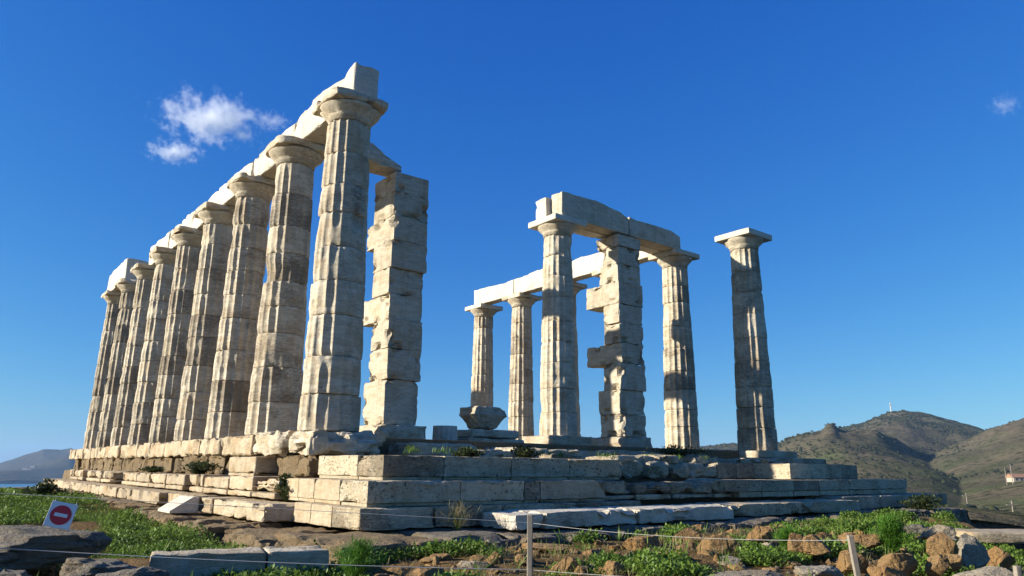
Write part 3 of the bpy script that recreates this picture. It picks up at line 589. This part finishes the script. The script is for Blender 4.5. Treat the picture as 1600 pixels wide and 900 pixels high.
# ------------------------------------------------------------------ rocks
def rock(mat, p, size, seed, flat=0.6, ang=None, name='rock', facet=0.3, n=26):
    P, F = box_grid(np.ones(3), 2.0/n, 0.001); ln = np.linalg.norm(P, axis=1, keepdims=True); P = P/ln**0.75
    S = seed*3.77
    # cut by random planes into a fractured block, then roughen
    rg_ = np.random.default_rng(seed+5)
    for _ in range(16):
        nv = rg_.normal(0, 1, 3); nv /= np.linalg.norm(nv); dd = rg_.uniform(0.55, 0.85); ex = np.clip(P@nv-dd, 0, None); P = P-ex[:, None]*nv*0.93
    d = (fbm(P*1.1+S, 2)-0.5)*0.25-np.abs(fbm(P*1.9+S, 3)-0.5)*0.30+(fbm(P*7+S, 4)-0.5)*0.10
    cr = np.clip(0.06-np.abs(noise(P*1.7+S*1.3)-0.5), 0, 1)*3.0
    P = P*(1+d[:, None]-cr[:, None]*0.5)
    if mat == 'greyrock':                                  # bedded stone breaks in ledges
        q = P[:, 2]*4.0; st_ = np.floor(q)+smooth(0.55, 1.0, q-np.floor(q)); P[:, 2] = 0.35*P[:, 2]+0.65*st_/4.0
    P[:, 2] = np.where(P[:, 2] < 0, P[:, 2]*0.5, P[:, 2]); P *= np.array(size)/2.0
    o = mesh_obj(name, P, F, M[mat], None, p, True, tone(0.4)); o.rotation_euler = (0, 0, (seed*1.7) % 6.28 if ang is None else ang); return o
def rock_px(mat, u, v, w_px, h_px, d, seed, label, group=None, depth=0.8, name='rock', cat='rock', sink=0.25, ang=None, facet=0.3):
    """a rock standing on the ground at distance d, seen at (u, v) = middle of its foot"""
    p = at(u, v, d); w = w_px/FPX*d*1.0; h = h_px/FPX*d*1.05; z = gz(p[0], p[1])
    o = rock(mat, (p[0], p[1], max(z, p[2]-0.05)+h*sink*0.2), (w, w*depth, h*2.0), seed, ang=-YAW if ang is None else ang, name=name, n=26 if w_px > 34 else 12); return tag(o, label, cat, group)
big = [('palerock', 1513, 872, 66, 36, 9.2, 'largest pale boulder at the right edge of the clearing'),
    ('orange', 1473, 856, 46, 30, 8.8, 'knobbly orange boulder in front of the largest pale boulder'),
    ('orange', 1461, 881, 40, 22, 8.0, 'rounded orange boulder below the knobbly one'),
    ('orange', 1400, 879, 60, 28, 7.8, 'broad orange boulder behind and right of the leaning post'),
    ('orange', 1492, 874, 26, 18, 8.2, 'small orange rock wedged below the largest pale boulder'),
    ('palerock', 1462, 832, 56, 15, 10.0, 'pale stone lying behind the knobbly orange boulder'),
    ('greyrock', 1432, 822, 50, 12, 10.8, 'flat grey stone between the fennel and the pale boulder'),
    ('orange', 1246, 852, 40, 24, 9.0, 'pointed orange rock beneath the small right fennel'),
    ('orange', 1275, 852, 40, 20, 8.9, 'dark shaded rock right of the pointed orange one'),
    ('orange', 1124, 858, 74, 30, 8.8, 'blocky orange rock with a dark shaded end at centre right'),
    ('orange', 1005, 852, 78, 25, 9.0, 'long low orange rock in front of the white step'),
    ('orange', 1070, 838, 50, 16, 9.5, 'ochre rock between the long and the blocky orange rocks'),
    ('orange', 1072, 852, 34, 14, 9.0, 'small ochre rock left of the blocky orange rock'),
    ('orange', 1187, 836, 46, 18, 9.7, 'orange rock lying close to the white step'),
    ('orange', 1345, 842, 62, 17, 9.6, 'flat tan rock left of the large right fennel'),
    ('orange', 1330, 880, 60, 22, 7.9, 'low tan rock left of the leaning post'),
    ('orange', 850, 850, 90, 10, 8.6, 'flat ochre rock slab right of the upright post'),
    ('orange', 882, 898, 56, 22, 7.2, 'ochre rock at the foot of the upright post'),
    ('orange', 660, 897, 80, 18, 6.9, 'ochre rock right of the front fennel bush'),
    ('orange', 957, 898, 40, 20, 7.1, 'cracked ochre rock near the bottom edge at centre'),
    ('orange', 1046, 874, 46, 14, 8.0, 'low ochre rock amid weeds at centre right'),
    ('orange', 1010, 893, 34, 14, 7.3, 'small cracked ochre rock near the bottom edge'),
    ('orange', 1385, 899, 60, 22, 7.0, 'dark sided orange rock at the bottom behind the leaning post'),
    ('greyrock', 30, 858, 250, 32, 7.4, 'long dark grey outcrop behind the no entry sign'),
    ('greyrock', 10, 902, 90, 26, 5.8, 'rounded grey rock in the bottom left corner'),
    ('greyrock', 150, 878, 120, 16, 6.4, 'flat tan rock shelf below the no entry sign'),
    ('greyrock', 195, 898, 130, 18, 5.9, 'pale flat rock shelf at the bottom left'),
    ('palerock', 1165, 896, 140, 14, 7.0, 'pale flat limestone slab at the bottom right'),
    ('palerock', 1280, 888, 84, 14, 7.3, 'pale square edged slab left of the leaning post'),
    ('palerock', 1540, 900, 90, 20, 7.2, 'pale flat stone below the largest boulder'),
    ('orange', 1558, 872, 40, 24, 9.8, 'dark brown boulder right of the largest pale boulder')]
for i, (m, u, v, w, h, d, lab) in enumerate(big):
    rock_px(m, u, v, w, h, d, 131+i, lab, depth=0.75 if h > 16 else 0.9)
cnt = 0
for _ in range(900):
    u = rng.uniform(600, 1560); v = rng.uniform(838, 898); p = onz(u, v, -1.5); d = math.hypot(p[0]-CAM[0], p[1]-CAM[1])
    if d < 4.5 or d > 12 or p[1] > -4.7: continue
    och = rng.random() < 0.8
    rock_px('orange' if och else 'palerock', u, v, rng.uniform(8, 44), rng.uniform(4, 13), d, 200+cnt, 'small ochre stone lying among the weeds in front of the steps' if och else 'small pale grey stone lying among the weeds in front of the steps', 'small ochre stones among the weeds' if och else 'small pale stones among the weeds', name='stone', cat='stone')
    cnt += 1
    if cnt > 150: break
o = stone('stone_slab', M['warm'], (-0.9, 0.9, -0.4, 0.4, -0.07, 0.07), wear=0.6, r=0.03, res=0.1); q = at(1588, 836, 12.5); o.location = (q[0]+0.3, q[1], q[2]-0.03); o.rotation_euler = (0, 0, -0.75); tag(o, 'long sunlit stone slab beyond the boulders at the right edge', 'stone slab')

# ------------------------------------------------------------------ plants
def leaves(centers, nper, rad, hgt, lsize, seed, slim=0.6, up=0.5, vary=False):
    rg = np.random.default_rng(seed); n = len(centers)*nper; c = np.repeat(np.asarray(centers), nper, 0)
    a = rg.uniform(0, 2*np.pi, n); rr = np.sqrt(rg.random(n))*rad; h = rg.random(n)**0.8*hgt*(1-0.6*(rr/rad)**2)
    if isinstance(hgt, np.ndarray): pass
    base = c+np.stack([np.cos(a)*rr, np.sin(a)*rr, h], 1)
    if vary:
        f_ = np.clip(fbm(np.column_stack([c[:, :2]*1.7, 0*c[:, 0]+seed]), 3)*3.2-0.75, 0.25, 2.0); base[:, 2] = c[:, 2]+h*f_
    else: f_ = 1.0
    b = rg.uniform(0, 2*np.pi, n); el = rg.normal(up, 0.45, n); d = np.stack([np.cos(b)*np.cos(el), np.sin(b)*np.cos(el), np.sin(el)], 1)
    s = np.cross(d, np.array([0, 0, 1.0])); s /= np.linalg.norm(s, axis=1, keepdims=True)+1e-6; t = rg.uniform(-0.8, 0.8, n)[:, None]; nrm = np.cross(s, d); s = s*np.cos(t)+nrm*np.sin(t)
    L = (lsize*rg.uniform(0.5, 1.5, n)*(f_**0.5))[:, None]; w = L*slim*0.5
    V = np.stack([base, base+d*L*0.5+s*w, base+d*L, base+d*L*0.5-s*w], 1).reshape(-1, 3); F = np.arange(n*4).reshape(n, 4); return V, F
def patch(name, label, pts, nper, rad, hgt, lsize, seed, mat='leaf', slim=0.6, up=0.5):
    V, F = leaves(pts, nper, rad, hgt, lsize, seed, slim, up, mat == 'leaf' and slim > 0.3); o = mesh_obj(name, V, F, M[mat], None, None, False); return tag(o, label, None, kind='stuff')
rg = np.random.default_rng(8)
def scatter(n, x0, x1, y0, y1, thresh, freq, seed, ok=None):
    p = np.stack([rg.uniform(x0, x1, n), rg.uniform(y0, y1, n)], 1); nz = fbm(np.stack([p[:, 0], p[:, 1], 0*p[:, 0]+seed], 1)*freq, 3); p = p[nz > thresh]
    if ok is not None: p = p[ok(p)]
    z = ground_z(p[:, :1], p[:, 1:])[:, 0]; return np.column_stack([p, z])
lush = scatter(26000, -7.5, -1.9, -5.6, 14, 0.42, 0.8, 3, lambda p: ~((p[:, 1] < -4.3) & (p[:, 0] < -4.2)) & ~((p[:, 0] > -2.3) & (p[:, 1] > -3.6)))
patch('weeds', 'lush bright green weeds carpeting the ground left of the platform', lush, 16, 0.12, 0.13, 0.034, 1)
front_w = scatter(42000, -3.2, 9.0, -9.6, -4.75, 0.58, 1.7, 5)
patch('weeds', 'patchy green weeds between the ochre rocks in front of the steps', front_w, 15, 0.10, 0.11, 0.034, 2)
dry = scatter(4200, -6.0, 9.0, -9.6, -4.8, 0.50, 1.4, 9)
patch('dry_grass', 'thin dry grass blades scattered over the foreground', dry, 6, 0.10, 0.03, 0.085, 3, 'straw', 0.05, 0.7)
stalk = scatter(2600, -6.5, 8.0, -9.0, 6, 0.55, 1.1, 21, lambda p: ~((p[:, 0] > -2.2) & (p[:, 1] > -4.6)))
patch('weeds', 'taller thin green grass blades rising from the weeds', stalk, 7, 0.06, 0.03, 0.13, 12, 'leaf', 0.07, 1.05)
peb = scatter(9000, -6.5, 8.0, -9.8, -4.0, 0.40, 1.3, 31); r5 = np.random.default_rng(3); sz = 0.006+0.022*r5.random(len(peb))**3
V = (peb[:, None, :]+oc[None]*sz[:, None, None]*r5.uniform(0.6, 1.4, (len(peb), 8, 1))).reshape(-1, 3); F = (np.arange(len(peb))[:, None, None]*8+tri[None]).reshape(-1, 3)
o = mesh_obj('gravel', V, F, M['palerock'], None, None, False); tag(o, 'small loose gravel strewn over the bare soil', None, kind='stuff')
farw = scatter(9000, -9, -1.9, 8, 30, 0.40, 0.4, 13)
patch('weeds', 'low green weeds far along the left side of the platform', farw, 8, 0.22, 0.12, 0.09, 4)
tuft = []
for (u, v) in ((715, 703), (722, 704), (730, 703), (700, 699), (820, 704), (835, 700), (850, 702), (880, 700), (890, 699), (640, 703), (948, 702), (1020, 716), (1060, 714), (1090, 714), (1040, 715)):
    p = ony(u, v, -1.7); tuft.append((p[0], p[1], -0.36))
patch('grass_tufts', 'small grass tufts growing on top of the platform edge', np.repeat(np.array(tuft), 5, 0)+rg.normal(0, 0.07, (75, 3))*np.array([1, 1, 0.15]), 14, 0.1, 0.03, 0.085, 6, 'leaf', 0.12, 1.0)

def bush(name, label, cat, p, w, h, n, lsize, mat, seed, slim=0.5, stems=7):
    b = empty(name, p); tag(b, label, cat); r2 = np.random.default_rng(seed)
    # leaf sprays around a number of shoots that rise from the foot
    V = []; SV = []; SF = []
    cs = []
    for k in range(stems*4):
        a = r2.uniform(0, 6.28); lean = r2.uniform(0.05, 1.0); tip = np.array([math.cos(a)*w*0.5*lean, math.sin(a)*w*0.5*lean, h*(1-0.45*lean**2)*r2.uniform(0.75, 1.05)])
        for t in np.linspace(0.25, 1, 9): cs.append(tip*t*np.array([t**0.3, t**0.3, 1])+r2.normal(0, 0.03*w, 3))
        if k < stems*2:
            s0 = len(SV); wd = 0.006+0.004*w
            for t in np.linspace(0, 0.9, 5):
                q = tip*t; e = wd*(1-0.7*t); SV += [q+np.array([e, 0, 0]), q+np.array([-e*0.5, e*0.8, 0]), q+np.array([-e*0.5, -e*0.8, 0])]
            for r_ in range(4):
                for m_ in range(3): SF.append((s0+r_*3+m_, s0+r_*3+(m_+1) % 3, s0+r_*3+3+(m_+1) % 3, s0+r_*3+3+m_))
    cs = np.array(cs); cs[:, 2] = np.maximum(cs[:, 2], 0.01)
    V, F = leaves(cs, max(3, n//len(cs)), 0.11*w, 0.10*h, lsize, seed, slim, 0.6); mesh_obj('foliage', V, F, M[mat], b, None, False)
    mesh_obj('stem', SV, SF, M['shrub'] if mat == 'shrub' else M['fennel'], b)
    return b
def bush_px(name, label, cat, u, v, d, wpx, hpx, n, ls, mat, seed, slim):
    p = at(u, v, d); bush(name, label, cat, (p[0], p[1], min(p[2]+0.02, gz(p[0], p[1])+0.05) if d < 12 else p[2]), wpx/FPX*d, hpx/FPX*d*1.05, n, ls, mat, seed, slim)
bush_px('fennel_bush', 'feathery bright green fennel in front of the platform corner', 'bush', 556, 897, 7.0, 78, 48, 7000, 0.055, 'fennel', 21, 0.07)
bush_px('fennel_bush', 'large feathery green fennel in front of the right end of the steps', 'bush', 1392, 838, 9.6, 56, 42, 6000, 0.07, 'fennel', 22, 0.08)
bush_px('fennel_bush', 'small feathery green fennel above the pointed orange rock', 'bush', 1232, 842, 9.3, 42, 26, 4000, 0.06, 'fennel', 23, 0.08)
p = ony(715, 834, -3.85); bush('dry_shrub', 'dry straw coloured twiggy plant against the lowest front step', 'shrub', (p[0], p[1], -1.32), 0.6, 0.24, 400, 0.12, 'straw', 44, 0.025)
def bush_at(label, x, y, z, w, h, seed, ls=0.05, n=2500): bush('shrub', label, 'shrub', (x, y, z), w, h, n, ls, 'shrub', seed, 0.5)
q = onx(447, 787, -0.95); bush_at('dark round shrub growing in the gap beside the platform corner', q[0], q[1], q[2], 0.50, 0.36, 31)
q = onx(312, 744, -0.95); bush_at('dark shrub on the left step ledge below the brown core', q[0], q[1], Z2, 0.75, 0.20, 32)
q = onx(240, 741, -0.95); bush_at('small low shrub further back on the left step ledge', q[0], q[1], Z2, 0.6, 0.10, 33)
q = onx(70, 770, -3.0); bush_at('dark rounded shrub far off at the left of the terrace', q[0], q[1], gz(q[0], q[1]), 0.9, 0.40, 34, 0.07)
q = ony(820, 712, -1.9); bush_at('low dark shrub on the platform edge below the porch column', q[0], q[1], -0.44, 0.55, 0.19, 35)
q = ony(1060, 716, -1.2); bush_at('dark brown brush at the foot of the column under the beam end', q[0], q[1], -0.3, 1.3, 0.20, 36)
q = ony(1442, 806, -4.4); bush_at('dark shrub at the right end of the lowest step', q[0], q[1], -1.4, 0.9, 0.34, 37)
q = ony(730, 708, -2.0); bush_at('low tufted shrub on the platform edge below the pedestal', q[0], q[1], -0.44, 0.5, 0.13, 38)

# ------------------------------------------------------------------ rope fence, sign
def tube(pts, r, n=6):
    pts = np.array(pts, float); V = []; F = []
    for k, p in enumerate(pts):
        t = pts[min(k+1, len(pts)-1)]-pts[max(k-1, 0)]; t /= np.linalg.norm(t); a = np.cross(t, (0.1, 0.2, 1.0)); a /= np.linalg.norm(a); b = np.cross(t, a)
        for j in range(n): V.append(p+r*(a*math.cos(6.2832*j/n)+b*math.sin(6.2832*j/n)))
    for k in range(len(pts)-1):
        for j in range(n): F.append((k*n+j, k*n+(j+1) % n, k*n+n+(j+1) % n, k*n+n+j))
    return V, F
def post(p_top, z_bot, w, lean, label, rz):
    Hh = p_top[2]-z_bot; Q, F = block_mesh((w/2, w/2, Hh/2), 0.05, 0.004, 0.5, 0.002, abs(p_top[0])*3, 0.02)
    f = (Q[:, 2]/(Hh/2)+1)/2; Q[:, 0] += (f-1)*lean; Q[:, 2] += Hh/2-Hh
    o = mesh_obj('fence_post', Q, F, M['wood'], None, tuple(p_top), True); o.rotation_euler = (0, 0, rz); return tag(o, label, 'post', 'rope fence posts')
A = at(828, 804, 5.9); B = at(1328, 836, 5.2); Cp = at(1589, 884, 5.0); L0 = at(-150, 748, 6.6)
post(A, -1.9, 0.042, 0.0, 'upright grey wooden fence post in front of the steps', -YAW)
post(B, -1.9, 0.034, -0.09, 'leaning wooden fence post among the orange boulders', -YAW)
post(Cp, -1.9, 0.032, 0.02, 'fence post whose tip shows in the bottom right corner', -YAW)
post(L0, -1.9, 0.05, 0.0, 'fence post at the far left end of the two ropes', -YAW)
def rope(a, b, sag, label, r=0.0035):
    a = np.array(a); b = np.array(b); t = np.linspace(0, 1, 25)[:, None]; P = a+(b-a)*t; P[:, 2] -= (sag*4*t*(1-t))[:, 0]
    V, F = tube(P, r, 5); o = mesh_obj('rope', V, F, M['wire']); return tag(o, label, 'rope', 'fence ropes')
dz = np.array([0, 0, -0.06]); dl = np.array([0, 0, -0.40])
rope(L0+dz, A+dz, 0.0, 'upper thin rope carrying the no entry sign', 0.002); rope(L0+dl, A+dl, 0.03, 'lower pale rope across the left foreground', 0.003)
rope(A+dz, B+dz*0.5, 0.04, 'upper thin rope between the two middle posts', 0.0016); rope(A+dl, B+dl*0.7, 0.02, 'lower thin rope between the two middle posts', 0.0016)
rope(B+dl*0.7, Cp+dl*0.5, 0.02, 'thin rope from the leaning post to the right corner', 0.0022)
sq = at(95, 805, 6.45); sg = empty('no_entry_sign', tuple(sq)); sg.rotation_euler = (math.radians(-8), math.radians(13), -YAW+0.5); sg.scale = (0.92, 0.92, 0.92); tag(sg, 'white square sign with a red no entry disc, hung on the rope', 'sign')
def plate(name, w, h, t, y, mat, parent): Q, F = block_mesh((w/2, t/2, h/2), 0.05, 0.002, 0.1, 0.0, 1, 0.0); return mesh_obj(name, Q, F, mat, parent, (0, y, 0), True)
pn = plate('panel', 0.185, 0.195, 0.006, 0, M['white'], sg)
th = np.linspace(0, 6.2832, 48, endpoint=False); V = [(0.074*math.cos(t), yy, 0.074*math.sin(t)) for yy in (-0.0042, -0.0062) for t in th]; F = [tuple(range(48))[::-1], tuple(range(48, 96))]+[(i, (i+1) % 48, 48+(i+1) % 48, 48+i) for i in range(48)]
for xx in (-0.075, 0.075):
    V2, F2 = tube([(xx, -0.004, 0.085), (xx, -0.007, 0.10), (xx, 0.0, 0.112), (xx, 0.006, 0.10), (xx, 0.004, 0.085)], 0.0022, 5); mesh_obj('wire_clip', V2, F2, M['mast'], sg)
dsc = mesh_obj('red_disc', V, F, M['red'], sg, None, False); plate('white_bar', 0.094, 0.026, 0.002, -0.0078, M['white'], dsc)

# ------------------------------------------------------------------ far things on the hills
dg = bpy.context.evaluated_depsgraph_get()
def drop(x, y, default):
    hit, loc, n, i, ob, m = sc.ray_cast(dg, Vector((x, y, 900)), Vector((0, 0, -1))); return loc.z if hit and ob.name in ('hills', 'mountain', 'ground') else default
def cuboid(x0, x1, y0, y1, z0, z1):
    return [(x0, y0, z0), (x1, y0, z0), (x1, y1, z0), (x0, y1, z0), (x0, y0, z1), (x1, y0, z1), (x1, y1, z1), (x0, y1, z1)], [(3, 2, 1, 0), (4, 5, 6, 7), (0, 1, 5, 4), (1, 2, 6, 5), (2, 3, 7, 6), (3, 0, 4, 7)]
def merge(parts):
    V = []; F = []
    for v, f in parts: F += [tuple(i+len(V) for i in q) for q in f]; V += v
    return V, F
def house(label, u, v, d, w, l, h, roof='house_roof', gable=True):
    p = at(u, v, d); z = drop(p[0], p[1], p[2])-0.5; b = empty('house', (p[0], p[1], z), -YAW); tag(b, label, 'house')
    mesh_obj('wall', *cuboid(-w/2, w/2, -l/2, l/2, 0, h), M['house_wall'], b, None, False)
    if gable: mesh_obj('roof', [(-w/2-.4, -l/2-.4, h), (w/2+.4, -l/2-.4, h), (w/2+.4, l/2+.4, h), (-w/2-.4, l/2+.4, h), (-w/2-.4, 0, h+l*0.3), (w/2+.4, 0, h+l*0.3)], [(0, 1, 5, 4), (2, 3, 4, 5), (0, 4, 3), (1, 2, 5), (3, 2, 1, 0)], M[roof], b, None, False)
    else: mesh_obj('roof', *cuboid(-w/2-.2, w/2+.2, -l/2-.2, l/2+.2, h+.01, h+.5), M['house_wall'], b, None, False)
    for k in (-0.3, 0.0, 0.3): mesh_obj('window', *cuboid(k*w-w*0.06, k*w+w*0.06, -l/2-.06, -l/2+.1, h*0.35, h*0.75), M['glass'], b, None, False)
def pole(label, u, v, d, h):
    p = at(u, v, d); z = drop(p[0], p[1], p[2])-0.5; r = 0.22
    b = empty('utility_pole', (p[0], p[1], z), -YAW); tag(b, label, 'utility pole', 'utility poles in the valley')
    V, F = tube([(0, 0, 0), (0, 0, h)], r*0.7); mesh_obj('pole', V, F, M['wood'], b); mesh_obj('cross_arm', *cuboid(-1.3, 1.3, -.12, .12, h-1.0, h-.75), M['wood'], b, None, False)
bpy.context.view_layer.update(); dg = bpy.context.evaluated_depsgraph_get()
house('orange roofed house at the right edge of the valley', 1597, 796, 470, 8, 6, 2.4)
house('tiny white house on the ridge right of the lone column', 1250, 699, 1250, 14, 9, 5, gable=False); house('small pale house on the slope below the lone column', 1222, 695, 1300, 12, 8, 4)
for (u, v, dd, lab) in ((38, 744, 4100, 'leftmost white house on the far shore below the mountain'), (50, 743, 4150, 'white house on the far shore right of the leftmost one'), (44, 749, 3900, 'lowest white house on the far shore, nearest the water')): house(lab, u, v, dd, 22, 14, 8, gable=False)
pole('utility pole in the valley above the largest boulder', 1514, 806, 300, 8.5); pole('utility pole near the orange roofed house', 1587, 785, 430, 10); pole('utility pole at the right edge near the slab', 1587, 826, 210, 5.5); pole('utility pole left of the orange roofed house', 1577, 781, 450, 9)
# transmitter on the summit
p = at(1393, 650, 1640); z = drop(p[0], p[1], p[2])-1; am = empty('transmitter_mast', (p[0], p[1], z), -YAW); tag(am, 'thin lattice transmitter mast on the highest hill', 'mast')
V = []; F = []; Hm = 24.0
for a in range(3):
    x, y = 1.2*math.cos(a*2.094), 1.2*math.sin(a*2.094); v, f = tube([(x, y, 0), (x*0.5, y*0.5, Hm)], 0.28); F += [tuple(i+len(V) for i in q) for q in f]; V += v
for k in range(10):
    z0 = k*2.4; f0 = 1-0.5*z0/Hm
    for a in range(3):
        b_ = (a+1) % 3; f1 = 1-0.5*(z0+2.4)/Hm
        v, f = tube([(1.2*f0*math.cos(a*2.094), 1.2*f0*math.sin(a*2.094), z0), (1.2*f1*math.cos(b_*2.094), 1.2*f1*math.sin(b_*2.094), z0+2.4)], 0.15, 4); F += [tuple(i+len(V) for i in q) for q in f]; V += v
mesh_obj('lattice', V, F, M['mast'], am)
for k, (zz, xx) in enumerate(((Hm*0.6, 1.0), (Hm*0.8, -0.9), (Hm*0.9, 0.8))): mesh_obj('antenna_dish', *cuboid(xx-.9, xx+.9, -1.5, -1.1, zz-1.0, zz+1.0), M['house_wall'], am, None, False)
house('white transmitter hut beside the mast on the highest hill', 1399, 652, 1630, 16, 6, 4, gable=False)

# ------------------------------------------------------------------ clouds
def cloud(label, u, v, d, wpx, hpx, dens, seed, blobs):
    p = at(u, v, d); dist = float(np.linalg.norm(p-CAM)); s = dist/FPX
    k = NT('cloud_vapour'); k.t.nodes.remove(k.b)
    vol = k.n('ShaderNodeVolumePrincipled'); vol.inputs['Color'].default_value = (1, 1, 1, 1); vol.inputs['Anisotropy'].default_value = 0.0
    tc = k.n('ShaderNodeTexCoord'); mp = k.n('ShaderNodeMapping'); mp.inputs['Location'].default_value = (seed, seed*2, 0); k.l(tc.outputs['Object'], mp.inputs[0])
    nz = k.noise(mp.outputs[0], 5.0/(wpx*s)*1.5, 8, 0.66)
    ln = k.n('ShaderNodeVectorMath', operation='LENGTH'); sc_ = k.n('ShaderNodeMapping'); sc_.inputs['Scale'].default_value = (2/(wpx*s), 2/(wpx*s*0.7), 2/(hpx*s)); k.l(tc.outputs['Object'], sc_.inputs[0]); k.l(sc_.outputs[0], ln.inputs[0])
    f = k.math('SUBTRACT', nz, k.math('MULTIPLY', ln.outputs['Value'], 0.30)); f = k.math('MULTIPLY', k.math('MAXIMUM', k.math('SUBTRACT', f, 0.30), 0.0), dens)
    k.l(f, vol.inputs['Density']); k.l(vol.outputs[0], k.out.inputs['Volume'])
    V, F = box_grid(np.ones(3), 0.2, 0.001); V = V/np.linalg.norm(V, axis=1, keepdims=True)*np.array([wpx*s*0.62, wpx*s*0.45, hpx*s*0.62])
    o = mesh_obj('cloud', V, F, k.m, None, tuple(p)); o.rotation_euler = (0, 0, -YAW+0.3); k.m.cycles.volume_step_rate = 1.0
    return tag(o, label, 'cloud')
cloud('small white puffy cloud left of the tall columns', 330, 186, 9000, 165, 76, 0.026, 3.3, 0)
cloud('thin flat cloud wisp below the puffy cloud', 272, 238, 9000, 90, 34, 0.03, 8.1, 0)
cloud('faint small puff between the cloud and the left beams', 428, 190, 9000, 55, 36, 0.016, 1.7, 0)
cloud('tiny faint cloud near the right edge of the sky', 1570, 164, 9000, 50, 34, 0.008, 5.9, 0)

# ------------------------------------------------------------------ haze
hb = cuboid(-9000, 9500, -2500, 9500, SEA-1.0, 190.0)
k = NT('thin_haze'); k.t.nodes.remove(k.b); vol = k.n('ShaderNodeVolumePrincipled'); vol.inputs['Color'].default_value = (0.40, 0.66, 1.0, 1); vol.inputs['Density'].default_value = 0.00006
k.l(vol.outputs[0], k.out.inputs['Volume'])
hz = mesh_obj('haze', hb[0], hb[1], k.m, None, None, False); tag(hz, 'thin bluish haze over the distance', None, kind='stuff')
